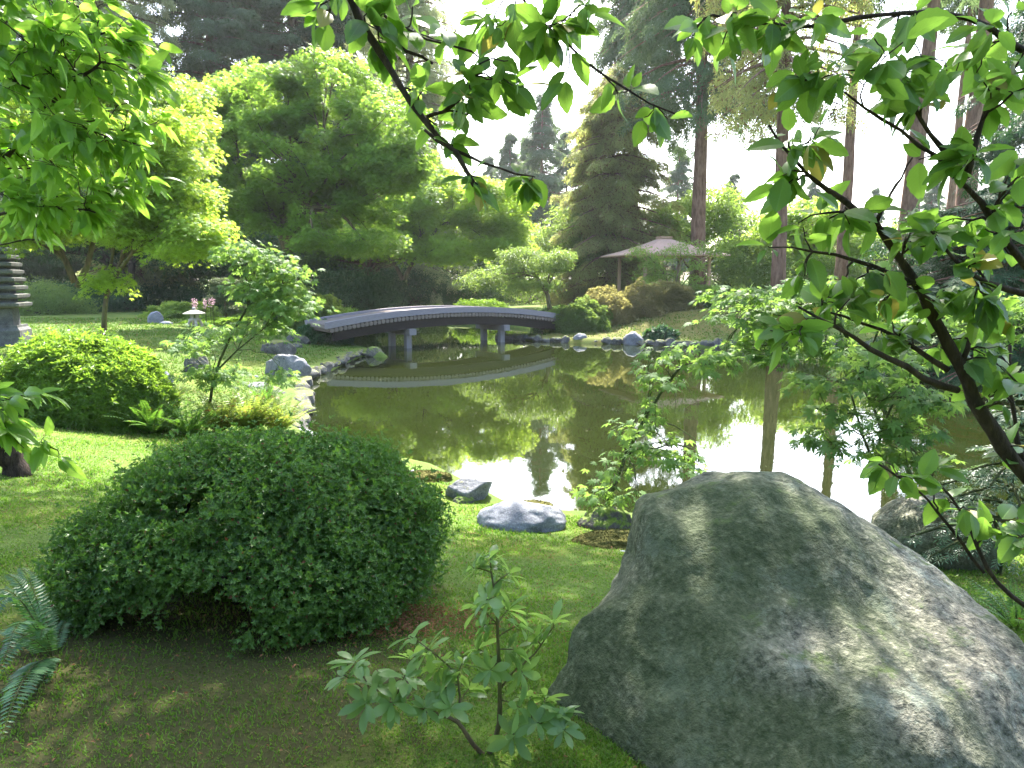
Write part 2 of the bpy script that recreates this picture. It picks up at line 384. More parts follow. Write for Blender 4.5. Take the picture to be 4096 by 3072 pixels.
n1 = noise(t, .55, 4, p, .6); n2 = noise(t, 3.5, 5, p, .65); n3 = noise(t, 60, 4, p, .7); n4 = noise(t, .9, 3, p)
c = mix(t, (.036, .082, .012), (.070, .125, .019), ramp(t, n1, [(.35, 0), (.65, 1)]))
c = mix(t, c, (.19, .13, .045), ramp(t, n2, [(.56, 0), (.72, .75)]))
c = mix(t, c, mix(t, (.03, .055, .008), (.20, .26, .06), n3), .4)
c = mix(t, c, (.12, .14, .02), mth(t, 'MULTIPLY', ramp(t, n4, [(.5, 0), (.62, 1)]), .5))
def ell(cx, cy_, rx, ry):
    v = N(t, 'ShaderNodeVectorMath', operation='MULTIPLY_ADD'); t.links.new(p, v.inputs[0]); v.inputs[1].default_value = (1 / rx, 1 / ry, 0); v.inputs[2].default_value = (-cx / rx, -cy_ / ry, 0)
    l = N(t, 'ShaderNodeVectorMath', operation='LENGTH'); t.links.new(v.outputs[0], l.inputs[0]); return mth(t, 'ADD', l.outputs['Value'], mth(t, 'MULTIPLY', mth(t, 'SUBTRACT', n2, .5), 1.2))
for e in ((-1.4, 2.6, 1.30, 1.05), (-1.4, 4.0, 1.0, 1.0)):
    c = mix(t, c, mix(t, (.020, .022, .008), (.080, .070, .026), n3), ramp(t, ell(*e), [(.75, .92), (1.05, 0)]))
c = mix(t, c, mix(t, (.13, .085, .03), (.10, .12, .025), n2), ramp(t, ell(6.5, 33.5, 9, 5.5), [(.6, .8), (1.1, 0)]))
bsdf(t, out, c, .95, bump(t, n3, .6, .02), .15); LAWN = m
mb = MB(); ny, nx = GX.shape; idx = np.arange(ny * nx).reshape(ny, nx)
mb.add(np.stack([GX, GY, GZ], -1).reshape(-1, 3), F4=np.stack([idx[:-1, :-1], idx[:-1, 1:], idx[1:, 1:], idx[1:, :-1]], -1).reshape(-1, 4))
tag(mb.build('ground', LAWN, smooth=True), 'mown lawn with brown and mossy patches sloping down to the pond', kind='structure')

# water
m, t, out = newmat('water'); p = position(t)
mp = N(t, 'ShaderNodeMapping'); mp.inputs['Scale'].default_value = (1, .55, 1); t.links.new(p, mp.inputs[0])
h = mth(t, 'ADD', noise(t, 3.0, 3, mp.outputs[0]), mth(t, 'MULTIPLY', noise(t, 14, 2, mp.outputs[0]), .12))
murk = mix(t, (.010, .015, .003), (.015, .021, .004), noise(t, .25, 2, p))
b = bsdf(t, out, murk, .02, bump(t, h, .05, .02), .5); b.inputs['IOR'].default_value = 2.3
mb = MB(); wx, wy = np.meshgrid(np.linspace(-14, 30, 2), np.linspace(4, 50, 2))
mb.add([(-14, 4, 0), (30, 4, 0), (30, 50, 0), (-14, 50, 0)], F4=[[0, 1, 2, 3]])
tag(mb.build('water', m), 'still olive green pond mirroring the trees and the bright sky', kind='structure')

# grass blades on the near lawn
def grass(seed, n, y0, y1, hgt, mat, name, label):
    r = np.random.RandomState(seed); d = y0 * (y1 / y0) ** r.uniform(0, 1, n); x = r.uniform(-.80, .80, n) * d * 1.03
    s = sdist(x, d); k = s > .3; x, d = x[k], d[k]; z = height(x, d); n = len(x)
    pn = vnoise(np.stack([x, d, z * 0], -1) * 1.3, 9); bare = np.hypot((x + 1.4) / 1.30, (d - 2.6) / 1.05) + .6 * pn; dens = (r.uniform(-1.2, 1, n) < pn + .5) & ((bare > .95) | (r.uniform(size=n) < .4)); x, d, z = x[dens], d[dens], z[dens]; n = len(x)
    a = r.uniform(0, 2 * math.pi, n); hh = hgt * r.uniform(.45, 1.25, n) * (1 + .55 * vnoise(np.stack([x, d, z * 0], -1) * 2.6, 19)) * (.7 + d * .05); w = .0016 + .0007 * d
    b = np.stack([x, d, z - .004], -1); s_ = np.stack([np.cos(a), np.sin(a), a * 0], -1) * w[:, None] * r.uniform(.7, 1.3, n)[:, None]
    ln = r.normal(scale=.55, size=(n, 2)); tip = b + np.stack([ln[:, 0] * hh, ln[:, 1] * hh, hh], -1)
    md = (b + tip) / 2 + np.stack([-ln[:, 0] * hh * .18, -ln[:, 1] * hh * .18, hh * .08], -1)
    V = np.stack([b - s_, b + s_, md + s_ * .7, md - s_ * .7, tip], 1).reshape(-1, 3); i = (np.arange(n) * 5)[:, None]
    mb = MB(); mb.add(V, np.concatenate([i + [0, 1, 2], i + [0, 2, 3], i + [3, 2, 4]]))
    return tag(mb.build(name, mat), label, kind='stuff')
GRASSM = leafmat('grass_blades', (.06, .15, .012), (.15, .25, .03), (.22, .42, .04), .4, .5, .3, 1.2, dead=(.24, .19, .07), dead_p=.07)
grass(5, 260000, 1.9, 9.0, .021, GRASSM, 'grass', 'short green grass of the near lawn')
LAWNB = leafmat('far_grass_blades', (.045, .105, .012), (.10, .17, .024), (.15, .28, .03), .35, .6, .2, .8, dead=(.2, .16, .06), dead_p=.08)
grass(6, 170000, 9.0, 34.0, .030, LAWNB, 'grass', 'short green grass of the lawns round the pond')

# ================================================================ STRUCTURES AND STONES
# ---------------------------------------------------------------- rocks
_ICO = {}
def ico(sub):
    if sub not in _ICO:
        import bmesh
        b = bmesh.new(); bmesh.ops.create_icosphere(b, subdivisions=sub, radius=1); b.verts.ensure_lookup_table()
        _ICO[sub] = (np.array([v.co[:] for v in b.verts]), np.array([[v.index for v in f.verts] for f in b.faces])); b.free()
    return _ICO[sub]
def rock_mesh(seed, size, sub=4, rz=0.0, facets=7, rough=.10, cut=.72):
    r = np.random.RandomState(seed); V, Fc = ico(sub); V = V.copy()
    V *= (1 + .22 * fbm(V * 1.3, seed, 2) + rough * fbm(V * 3.5, seed + 3, 4))[:, None]
    for k in range(facets):
        d = unit(r.normal(size=3)); o = r.uniform(cut, .95); e = V @ d - o; e = np.maximum(e, 0); V -= e[:, None] * d * .96
    V += .035 * fbm(V * 7, seed + 9, 4)[:, None] * unit(V)
    V *= np.array(size); c, s = math.cos(rz), math.sin(rz)
    return V @ np.array([[c, s, 0], [-s, c, 0], [0, 0, 1]]), Fc
def rock(name, at, size, seed, mat, label, cat='rock', group=None, rz=0.0, sub=5, sink=.3, **kw):
    V, Fc = rock_mesh(seed, size, sub, rz, **kw); mb = MB(); mb.add(V, Fc); o = mb.build(name, mat, smooth=True)
    o.location = (at[0], at[1], at[2] + size[2] * (1 - 2 * sink)); return tag(o, label, cat, group)
GRANITE = stonemat('granite_boulder', (.085, .088, .068), (.23, .215, .165), .9, .12, (.055, .08, .022), 1.0, 1.0, .55, algae=.75)
BLUEROCK = stonemat('blue_grey_rock', (.10, .105, .12), (.21, .215, .24), .45, .12, (.13, .13, .02), 1.2, .7, .25)
PALEROCK = stonemat('pale_granite', (.13, .14, .165), (.22, .23, .26), .5, .0, sc=1.6, bs=.5)
DARKROCK = stonemat('dark_shore_rock', (.045, .042, .04), (.12, .11, .10), .4, .34, (.09, .13, .02), 1.2, .8, .1)
EDGE = stonemat('edging_stone', (.05, .048, .046), (.13, .125, .12), .45, .26, (.10, .12, .02), 1.5, .8, .3)
MOSSM = plainmat('moss', (.12, .115, .035), 1, 30, .55, 1.0, .1, 1, .03)

# the big boulder: rows of its outline taken at its own distance, given real depth
r_ = np.random.RandomState(4)
BC = np.array([1.33, 2.62, hz(1.3, 2.7)])
def boulder():
    V, Fc = ico(7); V = V.copy(); d = V.copy()
    # silhouette (photo px) -> half-widths at depth 2.55 m
    out = [(2228, 3072), (2262, 2900), (2330, 2740), (2420, 2570), (2500, 2420), (2555, 2290), (2577, 2180), (2596, 2100), (2640, 2065), (2750, 2035), (2880, 1995), (3000, 1965), (3120, 1962), (3230, 1990), (3350, 2050), (3480, 2130), (3620, 2215), (3760, 2305), (3870, 2390), (3950, 2470), (4030, 2570), (4090, 2680), (4160, 2850), (4200, 3072)]
    D0 = 2.62; O = np.array([W(x, y, D0) for x, y in out])[:, [0, 2]]
    O = np.vstack([[O[0, 0] - .12, .35], O, [O[-1, 0] + .12, .35]])
    c0 = np.array([W(3180, 2990, D0)[0], W(3180, 2990, D0)[2]])
    ang = np.arctan2(O[:, 1] - c0[1], O[:, 0] - c0[0]); rad = np.hypot(O[:, 1] - c0[1], O[:, 0] - c0[0])
    ang = np.unwrap(ang); o = np.argsort(ang); ang, rad = ang[o], rad[o]
    aa = np.concatenate([[ang[0] - .5], ang, [ang[-1] + .5]]); rr = np.concatenate([[.9], rad, [.9]])
    # direction on the sphere -> radius in the (x,z) plane, squeezed in depth
    th = np.arctan2(d[:, 2], d[:, 0]); lo = aa[0]; th = (th - lo) % (2 * math.pi) + lo
    th = np.where(th > aa[-1], th, th); rad_ = np.interp(th, np.append(aa, aa[0] + 2 * math.pi), np.append(rr, rr[0]))
    k = np.hypot(d[:, 0], d[:, 2]); kk = k ** .55
    dep = np.where(d[:, 1] < 0, .62, .75) * (1.05 - .45 * np.clip(d[:, 2], 0, 1) ** 1.0)
    X = c0[0] + rad_ * np.where(k > 1e-6, d[:, 0] / np.maximum(k, 1e-6), 0) * kk; Z = c0[1] + rad_ * np.where(k > 1e-6, d[:, 2] / np.maximum(k, 1e-6), 0) * kk
    Y = D0 + .0 + np.sign(d[:, 1]) * np.abs(d[:, 1]) ** .75 * dep + .28 * np.clip(Z - 1.1, 0, 1) 
    P = np.stack([X, Y, Z], -1)
    fl = ss(1.62, .98, Z)[:, None]; P = np.array([c0[0], D0, 0]) + (P - [c0[0], D0, 0]) * (np.array([1, 1, 1]) + fl * np.array([0, .22, 0])); fl = ss(1.60, .70, P[:, 2]); P[:, 1] -= .74 * fl; P[:, 0] *= 1 - .26 * fl; P[:, 2] += .26 * fl * (2.6 - P[:, 2]); Z = P[:, 2]
    P += unit(d) * (.045 * fbm(P * 2.2, 31, 3) + .012 * fbm(P * 9, 33, 3))[:, None]
    for nn, pt, sf in (((-.62, -.70, .35), (.95, 2.0, 1.45), .8), ((.40, -.72, .56), (1.75, 2.15, 1.35), .8), ((-.1, -.62, .78), (1.35, 2.30, 1.72), .6), ((.75, -.2, .62), (1.80, 2.6, 1.62), .5), ((.1, -.95, .2), (1.6, 1.78, 1.1), .7)):
        nn = unit(np.array(nn)); e = np.maximum((P - np.array(pt)) @ nn, 0) ; P -= np.outer(e * sf, nn)
    P += unit(d) * (.020 * (1 - np.abs(fbm(P * 3.0, 41, 3)) * 2.2) + .010 * fbm(P * 16, 35, 3))[:, None]
    # shallow crease running down the right half, and a chipped hollow
    l = np.abs((P[:, 0] - 1.50) * .8 + (P[:, 2] - 1.2) * .62 + .05 * vnoise(P * 3, 4)); cre = np.exp(-(l / .022) ** 2) * ss(1.35, 1.15, P[:, 2]) * (P[:, 1] < D0 + .1)
    P[:, 1] += .034 * cre + .02 * np.exp(-(l / .12) ** 2) * ss(1.35, 1.15, P[:, 2])
    mb = MB(); mb.add(P, Fc); o = mb.build('boulder', GRANITE, smooth=True); return tag(origin_to(o, (BC[0], BC[1], BC[2])), 'huge mottled grey granite boulder rising to a rounded peak, filling the near right corner', 'boulder')
boulder()

def R_(px, py, w, h, dep, seed, mat, label, d=None, name='rock', cat='rock', group=None, rz=0.0, z=None, **kw):
    """a rock whose foot is at the photo pixel (px,py); w,h,dep in metres"""
    g = Wz(px, py, z) if z is not None and z <= .1 else (G(px, py) if d is None else W(px, py, d))
    g = g + np.array([0, dep * .45, 0])
    return rock(name, g - [0, 0, .05], (w / 2, dep / 2, h / 2 * 1.35), seed, mat, label, cat, group, rz, sink=.34, **kw)
R_(1870, 2010, .62, .34, .5, 11, BLUEROCK, 'angular blue-grey rock standing at the water edge behind the round dark bush', facets=12, cut=.6)
R_(1855, 2018, .26, .14, .2, 12, DARKROCK, 'small dark moss-capped rock leaning on the angular blue-grey rock', facets=5)
R_(2088, 2128, .88, .27, .62, 13, PALEROCK, 'smooth pale oval granite boulder lying at the edge of the lawn by the water', rz=-.08, facets=2, rough=.03)
R_(2440, 2128, .56, .26, .42, 14, DARKROCK, 'dark rock in the water at the foot of the leaning maple sapling', facets=6)
R_(2500, 2215, .16, .05, .14, 15, PALEROCK, 'tiny pale stone half sunk in the orange moss by the shore', facets=3)
R_(1650, 1900, .26, .10, .2, 16, BLUEROCK, 'small grey stone bedded in moss right behind the round dark bush', facets=6)
R_(3860, 2285, 1.15, .62, .9, 17, GRANITE, 'big rounded grey boulder behind the thin cherry stems at the right edge', facets=4, rough=.05)
R_(1100, 1420, 1.1, .62, .8, 21, EDGE, 'broad flat-topped boulder on the lawn left of the bridge foot', facets=8, z=.5)
for i, (x, y, w, h, lb) in enumerate([(1165, 1368, .55, .42, 'upper grey stone stacked beside the broad boulder at the bridge foot'), (1205, 1375, .5, .36, 'right hand round stone of the pile at the bridge foot'), (1180, 1392, .4, .25, 'low front stone of the pile at the bridge foot'), (1218, 1342, .4, .3, 'topmost small stone of the pile at the bridge foot')]):
    R_(x, y, w, h, .5, 22 + i, EDGE, lb, z=.5, group='stones piled at the bridge foot')
R_(1490, 1428, .75, .42, .55, 27, DARKROCK, 'rounded dark rock in the water under the left end of the bridge', z=0)
R_(1125, 1530, 1.5, .85, .9, 28, BLUEROCK, 'jagged lichen-spotted rock on the left bank where the edging stones start', facets=18, cut=.42, rough=.2, z=.05)
R_(1025, 1555, .55, .22, .4, 29, BLUEROCK, 'low slab of rock left of the jagged lichen-spotted rock', z=.15)
R_(1065, 1600, .7, .35, .5, 30, EDGE, 'brown-grey rock in front of the jagged rock on the left bank', z=.1)
R_(1160, 1560, .5, .2, .4, 31, EDGE, 'wet dark stone at the waterline in front of the jagged rock', z=0)
R_(1150, 1712, .55, .26, .4, 32, BLUEROCK, 'grey rock at the waterline beside the pale ferns', z=0)
R_(1180, 1760, .75, .2, .5, 33, PALEROCK, 'pale rock poking up just above the top of the round dark bush', z=0)
R_(770, 1495, .62, .62, .5, 34, EDGE, 'grey upright rock behind the maple sapling on the left lawn', z=.75)
R_(630, 1535, .5, .35, .4, 35, PALEROCK, 'sunlit pinkish stone at the right foot of the bright round bush', z=.85)
R_(1020, 1512, .16, .12, .14, 36, PALEROCK, 'little white-blue stone alone on the left lawn', z=.45)
R_(610, 1293, .7, .62, .5, 37, PALEROCK, 'upright pale standing stone on the far left lawn by the stone lantern', z=.75)
R_(655, 1298, .6, .2, .4, 38, PALEROCK, 'low rounded stone at the foot of the upright standing stone', z=.75)
R_(800, 1298, 2.0, .12, .7, 39, PALEROCK, 'long low flat stone edging beside the snow-viewing lantern', z=.75)
R_(2320, 1372, .72, .5, .6, 41, BLUEROCK, 'pale pointed rock on the far shore right of the bridge', z=0, facets=9)
R_(2540, 1380, .95, .68, .7, 42, BLUEROCK, 'rounded blue-grey rock with a mossy foot on the far shore', z=0, facets=3, rough=.06)
R_(2385, 1374, .5, .27, .4, 43, EDGE, 'dark rock between the two big rocks of the far shore', z=0)
R_(2920, 1388, .95, .42, .6, 44, DARKROCK, 'mossy dark rock on the far shore right of the small hosta', z=0)
R_(3010, 1360, .8, .6, .6, 45, EDGE, 'squared grey rock in front of the fir trunk on the far shore', z=.15)
R_(3110, 1305, .7, .5, .6, 46, EDGE, 'tilted pinkish rock on the slope behind the right maple', z=.5)
R_(2000, 1356, .42, .45, .3, 47, DARKROCK, 'dark upright stone on the spit behind the right bridge posts', z=0)

ORD = 'first second third fourth fifth sixth seventh eighth ninth tenth eleventh twelfth thirteenth fourteenth fifteenth sixteenth seventeenth eighteenth nineteenth twentieth'.split()
def edging(pts, n, seed, w, h, where, group):
    r = np.random.RandomState(seed); P = np.array(pts); S = np.concatenate([[0], np.cumsum(np.hypot(*np.diff(P, axis=0).T))])
    protos = [rock_mesh(seed + k, (.5, .5, .5), 4, 0, 16, .12, .48) for k in range(5)]; M = []
    for k, (V, Fc) in enumerate(protos):
        mb = MB(); mb.add(V, Fc); o = mb.build('edging_stone', EDGE, smooth=True); M.append(o.data); bpy.data.objects.remove(o)
    for i in range(n):
        s = (i + .5) / n * S[-1]; x = np.interp(s, S, P[:, 0]); y = np.interp(s, S, P[:, 1]); j = min(np.searchsorted(S, s), len(P) - 1); d = P[j] - P[j - 1]
        o = bpy.data.objects.new('edging_stone', M[i % 5]); COL.objects.link(o)
        q_ = lambda a, b: float(sdist(np.array([a]), np.array([b]))[0]); gx_, gy_ = q_(x + .1, y) - q_(x - .1, y), q_(x, y + .1) - q_(x, y - .1); gl = math.hypot(gx_, gy_) + 1e-6
        L = S[-1] / n; o.location = (x - .10 * gx_ / gl + r.uniform(-.03, .03), y - .10 * gy_ / gl + r.uniform(-.03, .03), r.uniform(.04, .12)); o.rotation_euler = (0, 0, math.atan2(d[1], d[0]) + r.uniform(-.15, .15))
        o.scale = (L * r.uniform(1.4, 1.9), w * 1.5 * r.uniform(.7, 1.3), h * 1.25 * r.uniform(.6, 1.35)); tag(o, where % ORD[i], 'edging stone', group)
edging(_px([(1230, 1512), (1290, 1488), (1370, 1448), (1437, 1421), (1480, 1424)]), 16, 60, .26, .27, '%s mossy edging stone from the jagged rock towards the bridge', 'edging stones of the left bank')
edging(_px([(1168, 1740), (1195, 1640), (1190, 1560), (1215, 1515)]), 14, 64, .34, .30, '%s wet dark edging stone from the pale ferns up to the jagged rock', 'edging stones of the near left bank')
edging(_px([(2010, 1352), (2150, 1364), (2282, 1371)]), 9, 61, .35, .30, '%s low edging stone from the bridge to the pale pointed rock', 'edging stones of the far bank')
edging(_px([(2420, 1374), (2572, 1379), (2700, 1384), (2880, 1389)]), 13, 62, .35, .32, '%s dark edging stone from the pale pointed rock to the mossy dark rock', 'edging stones of the far bank')
edging(_px([(3060, 1386), (3320, 1389), (3566, 1401), (3874, 1426), (4120, 1434)]), 20, 63, .4, .36, '%s grey edging stone from the squared rock to the right edge', 'edging stones of the right bank')

# moss mounds
def mossmound(px, py, w, dep, h, seed, label):
    g = G(px, py); V, Fc = rock_mesh(seed, (w / 2, dep / 2, h), 5, 0, 0, .18); mb = MB(); mb.add(V, Fc)
    nr = unit(V / np.array([w, dep, h])); r = np.random.RandomState(seed); k = r.choice(len(V), 5000)
    o = MB(); o.add(V, Fc); place(o, t_kite(.35), V[k], nr[k] + rdir(r, 5000) * .8, rdir(r, 5000), r.uniform(.012, .022, 5000))
    ob = o.build('moss', MOSSM); ob.location = g + [0, dep * .4, -h * .35]; tag(ob, label, kind='stuff')
mossmound(2480, 2200, .8, .45, .12, 71, 'orange and green moss cushion by the shore')
mossmound(1690, 1925, .7, .4, .12, 72, 'brown moss cushion behind the round dark bush')
mossmound(2140, 2100, .6, .7, .20, 73, 'brown moss growing behind the pale oval boulder')

# ---------------------------------------------------------------- bridge
WOOD = plainmat('weathered_wood', (.22, .20, .22), .8, 9, .3, .5, .3, 6)
DWOOD = plainmat('dark_wood', (.022, .018, .015), .85, 12, .5, .5, .2)
LOGM = plainmat('log_end', (.17, .14, .12), .85, 30, .5, .4, .2)
POSTM = plainmat('grey_post', (.21, .20, .21), .85, 8, .3, .5, .2, .3)
DIRT = plainmat('gravel_deck', (.20, .17, .15), .95, 40, .4, .6, .1)
U = np.array([.79, .613]); NV = np.array([-.613, .79]); BO = np.array([-4.1, 27.5])
def bz(t): return 1.58 - .50 * ((t - 2.15) / 5.97) ** 2
def bp(t, w, dz=0.0): q = BO + U * t + NV * w; return np.array([q[0], q[1], bz(t) + dz])
BT = np.linspace(-3.45, 8.6, 40)
br = empty('bridge', (BO[0] + U[0] * 2.15, BO[1] + U[1] * 2.15, 0), 'low arched wooden bridge with a row of log ends under its grey edge beam', 'bridge')
def sweep(ts, w0, w1, z0, z1, name, mat):
    mb = MB(); V = np.array([[bp(t, w0, z0), bp(t, w1, z0), bp(t, w1, z1), bp(t, w0, z1)] for t in ts]).reshape(-1, 3); F4 = []
    for i in range(len(ts) - 1):
        a = i * 4
        for k in range(4): F4.append([a + k, a + (k + 1) % 4, a + 4 + (k + 1) % 4, a + 4 + k])
    F4 += [[3, 2, 1, 0], [len(V) - 4, len(V) - 3, len(V) - 2, len(V) - 1]]
    mb.add(V, F4=F4); return mb.build(name, mat, br)
sweep(BT, -.32, -.10, -.235, .0, 'edge_beam', WOOD); sweep(BT, 1.55, 1.77, -.235, .0, 'edge_beam', WOOD)
sweep(BT, -.09, 1.54, -.22, -.08, 'deck', DIRT)
sweep(BT[1:-1], -.20, .02, -.74, -.415, 'girder', DWOOD); sweep(BT[1:-1], 1.40, 1.64, -.74, -.415, 'girder', DWOOD)
lm = MB(); a0, a1 = -.29 * NV, 1.74 * NV; lm.tube([(a0[0], a0[1], 0), (a1[0], a1[1], 0)], .083, 14); lo = lm.build('log', LOGM); lmesh = lo.data; bpy.data.objects.remove(lo)
lt = np.arange(-3.25, 8.4, .172)
for t in lt:
    o = bpy.data.objects.new('log', lmesh); COL.objects.link(o); o.parent = br; p = bp(t, 0, -.325); o.location = p - np.array(br.location)
for t, lab in ((0, 0), (4.6, 1)):
    for w in (0.0, 1.3):
        q = bp(t, w); mb = MB(); mb.box((q[0], q[1], (q[2] - .98 - .6) / 2), (.22, .22, q[2] - .98 + .6), math.atan2(U[1], U[0])); mb.build('post', POSTM, br)
    q = bp(t, .65); mb = MB(); mb.box((q[0], q[1], q[2] - .86), (.30, 2.15, .24), math.atan2(U[1], U[0])); mb.build('crossbeam', POSTM, br)

# ---------------------------------------------------------------- pagoda
LST = stonemat('lantern_stone', (.065, .065, .07), (.15, .15, .155), .3, .12, (.08, .11, .02), 2, .5, .2)
pg = W(30, 1360, 19.5); pz = hz(pg[0], pg[1]); pgo = empty('stone_pagoda', (pg[0], pg[1], pz), 'tall grey stone pagoda of stacked roofs at the left edge behind the bright bush', 'pagoda')
def sq(mb, prof, rz=.3):
    b = MB(); b.lathe(prof, 4); V = b.v[0]; c, s = math.cos(rz), math.sin(rz); V = V @ np.array([[c, s, 0], [-s, c, 0], [0, 0, 1]])
    mb.add(V + np.array([pg[0], pg[1], pz]), b.f3[0], b.f4[0])
mb = MB(); sq(mb, [(.78, -.1), (.78, .42), (.68, .5), (.68, .56)]); mb.build('base', LST, pgo)
mb = MB(); sq(mb, [(.46, .56), (.44, 1.02)]); mb.build('shaft', LST, pgo)
z = 1.02; rr = .88
for k in range(9):
    mb = MB(); h = .235 - .008 * k; sq(mb, [(rr * .80, z + .02), (rr, z + .065), (rr + .02, z + .145), (rr * .62, z + .19)])
    mb.build('roof', LST, pgo); mb = MB(); sq(mb, [(rr * .5, z + .18), (rr * .5, z + h + .03)]); mb.build('storey', LST, pgo); z += h; rr *= .95
mb = MB(); b = MB(); b.lathe([(.10, z), (.12, z + .05)] + [(.05 + .05 * (k % 2), z + .05 + .05 * k) for k in range(1, 13)] + [(.01, z + .75)], 12); mb.add(b.v[0] + np.array([pg[0], pg[1], 0]), b.f3[0], b.f4[0]); mb.build('finial', LST, pgo)

pgo.scale = (.84, .84, 1)
# ---------------------------------------------------------------- snow-viewing lantern
lx = W(780, 1300, 29.0); lz = hz(lx[0], lx[1]); SNOW = stonemat('lit_lantern_stone', (.30, .27, .24), (.42, .38, .33), .3, .0, sc=2, bs=.4)  # paler copy of the lantern stone, sunlight put into the colour
ln = empty('stone_lantern', (lx[0], lx[1], lz), 'squat stone snow-viewing lantern with a wide roof on splayed legs on the far left lawn', 'lantern')
for k in range(4):
    a = k * math.pi / 2 + .6; c, s = math.cos(a), math.sin(a)
    mb = MB(); P = [(lx[0] + c * q, lx[1] + s * q, lz + h) for q, h in ((.42, -.05), (.40, .15), (.30, .34), (.2, .42))]; mb.tube(P, [.10, .09, .09, .1], 8); mb.build('leg', SNOW, ln)
LC = (lx[0], lx[1], lz)
mb = MB(); mb.lathe([(.34, .40), (.38, .44), (.38, .52), (.30, .56)], 6, LC); mb.build('platform', SNOW, ln)
for k in range(6):
    a = k * math.pi / 3 + .52; mb = MB(); mb.box((LC[0] + .23 * math.cos(a), LC[1] + .23 * math.sin(a), LC[2] + .68), (.06, .08, .25), a); mb.build('lamp_pillar', SNOW, ln)
mb = MB(); mb.lathe([(.30, .80), (.66, .84), (.68, .89), (.4, 1.02), (.13, 1.12), (.10, 1.12)], 6, LC); mb.build('roof', SNOW, ln)
mb = MB(); mb.lathe([(.09, 1.12), (.12, 1.19), (.09, 1.27), (.02, 1.32)], 10, LC); mb.build('finial', SNOW, ln)

ln.scale = (.66, .66, .62)
# ---------------------------------------------------------------- tea pavilion (azumaya)
SHING = None
m, t, out = newmat('shingles'); p = position(t); sx = N(t, 'ShaderNodeSeparateXYZ'); t.links.new(p, sx.inputs[0])
rowz = mth(t, 'FRACT', mth(t, 'MULTIPLY', sx.outputs[2], 14)); n_ = noise(t, 7, 4, p, .7)
c = mix(t, (.48, .29, .21), (.64, .44, .35), n_); c = mix(t, c, (.12, .08, .06), ramp(t, rowz, [(.0, 1), (.25, 0)])); bsdf(t, out, c, .85, bump(t, rowz, .5, .03), .2); SHING = m
TIMB = plainmat('pavilion_timber', (.34, .22, .14), .7, 14, .3, .3, .3, .2)
pc = W(2650, 1150, 42.0); pvz = 1.25; pv = empty('pavilion', (pc[0], pc[1], pvz), 'open garden pavilion with a shallow shingled hip roof on timber posts above the far bank', 'pavilion')
prz = .30
def PR(x, y, z): c, s = math.cos(prz), math.sin(prz); return np.array([pc[0] + c * x - s * y, pc[1] + s * x + c * y, z])
ez = W(2650, 1022, 42)[2]; rzt = W(2650, 955, 42)[2]
mb = MB(); E = [(-2.95, -2.4), (2.95, -2.4), (2.95, 2.4), (-2.95, 2.4)]; rings = []
for q, zz in ((1.0, ez), (.66, ez + .30), (.33, ez + .66), (.10, rzt)): rings += [PR(x * q, y * q, zz) for x, y in E]
rings += [PR(x, y, ez - .07) for x, y in E]
F4 = []
for k in range(3):
    for j in range(4): F4.append([k * 4 + j, k * 4 + (j + 1) % 4, k * 4 + 4 + (j + 1) % 4, k * 4 + 4 + j])
for j in range(4): F4.append([16 + j, 16 + (j + 1) % 4, (j + 1) % 4, j])
F4 += [[12, 13, 14, 15], [19, 18, 17, 16]]
mb.add(rings, F4=F4); rf = mb.build('roof', SHING, pv)
mb = MB(); mb.box(PR(0, 0, rzt + .06), (.75, .65, .13), prz); mb.build('ridge_cap', TIMB, pv)
for x, y in ((-2.05, -1.65), (2.05, -1.65), (2.05, 1.65), (-2.05, 1.65)):
    mb = MB(); q = PR(x, y, 0); mb.box((q[0], q[1], (ez + pvz) / 2), (.15, .15, ez - pvz + .16), prz); mb.build('post', TIMB, pv)
for x, y, sx_, sy_ in ((0, -1.65, 4.5, .12), (0, 1.65, 4.5, .12), (-2.05, 0, .12, 3.16), (2.05, 0, .12, 3.16)):
    mb = MB(); q = PR(x, y, ez - .03); mb.box(q, (sx_, sy_, .17), prz); mb.build('eave_beam', TIMB, pv)
for x, y, sx_, sy_ in ((0, -1.65, 3.9, .08), (0, 1.65, 3.9, .08), (-2.05, 0, .08, 3.1)):
    mb = MB(); mb.box(PR(x, y, pvz + .40), (sx_, sy_, .80), prz); mb.build('bench_wall', TIMB, pv)
mb = MB(); mb.box(PR(0, -1.45, pvz + .83), (3.9, .5, .05), prz); mb.build('bench_rail', TIMB, pv)

# garden walls with tile caps far behind
WALLM = plainmat('earthen_wall', (.26, .20, .15), .9, 2, .2, .2); TILE = plainmat('roof_tile', (.12, .115, .12), .6, 6, .3, .3)
def gwall(a, b, d0, d1, h, label):
    A, B = W(a, 1130, d0), W(b, 1130, d1); mid = (A + B) / 2; L = np.hypot(*(B - A)[:2]); an = math.atan2(B[1] - A[1], B[0] - A[0])
    zb = hz(mid[0], mid[1]) - .15; o = empty('garden_wall', (mid[0], mid[1], zb), label, 'wall')
    mb = MB(); mb.box((mid[0], mid[1], zb + h / 2), (L, .4, h), an); mb.build('wall', WALLM, o)
    mb = MB(); 
    for s in (1, -1):
        c_, s_ = math.cos(R(24) * s), math.sin(R(24) * s); M = np.array([[1, 0, 0], [0, c_, -s_], [0, s_, c_]])
        nrm = np.array([-math.sin(an), math.cos(an)]) * -.24 * s; mb.box((mid[0] + nrm[0], mid[1] + nrm[1], zb + h + .09), (L + .2, .52, .07), an, M)
    mb.build('roof', TILE, o)
gwall(1680, 2330, 58, 60, 2.0, 'low garden wall with a dark tiled cap between the centre maples')
gwall(3110, 3560, 54, 56, 2.6, 'long low garden building wall with a pale roof behind the second fir trunk')
gwall(2290, 2560, 56, 55, 2.1, 'brown garden wall behind the two visitors')

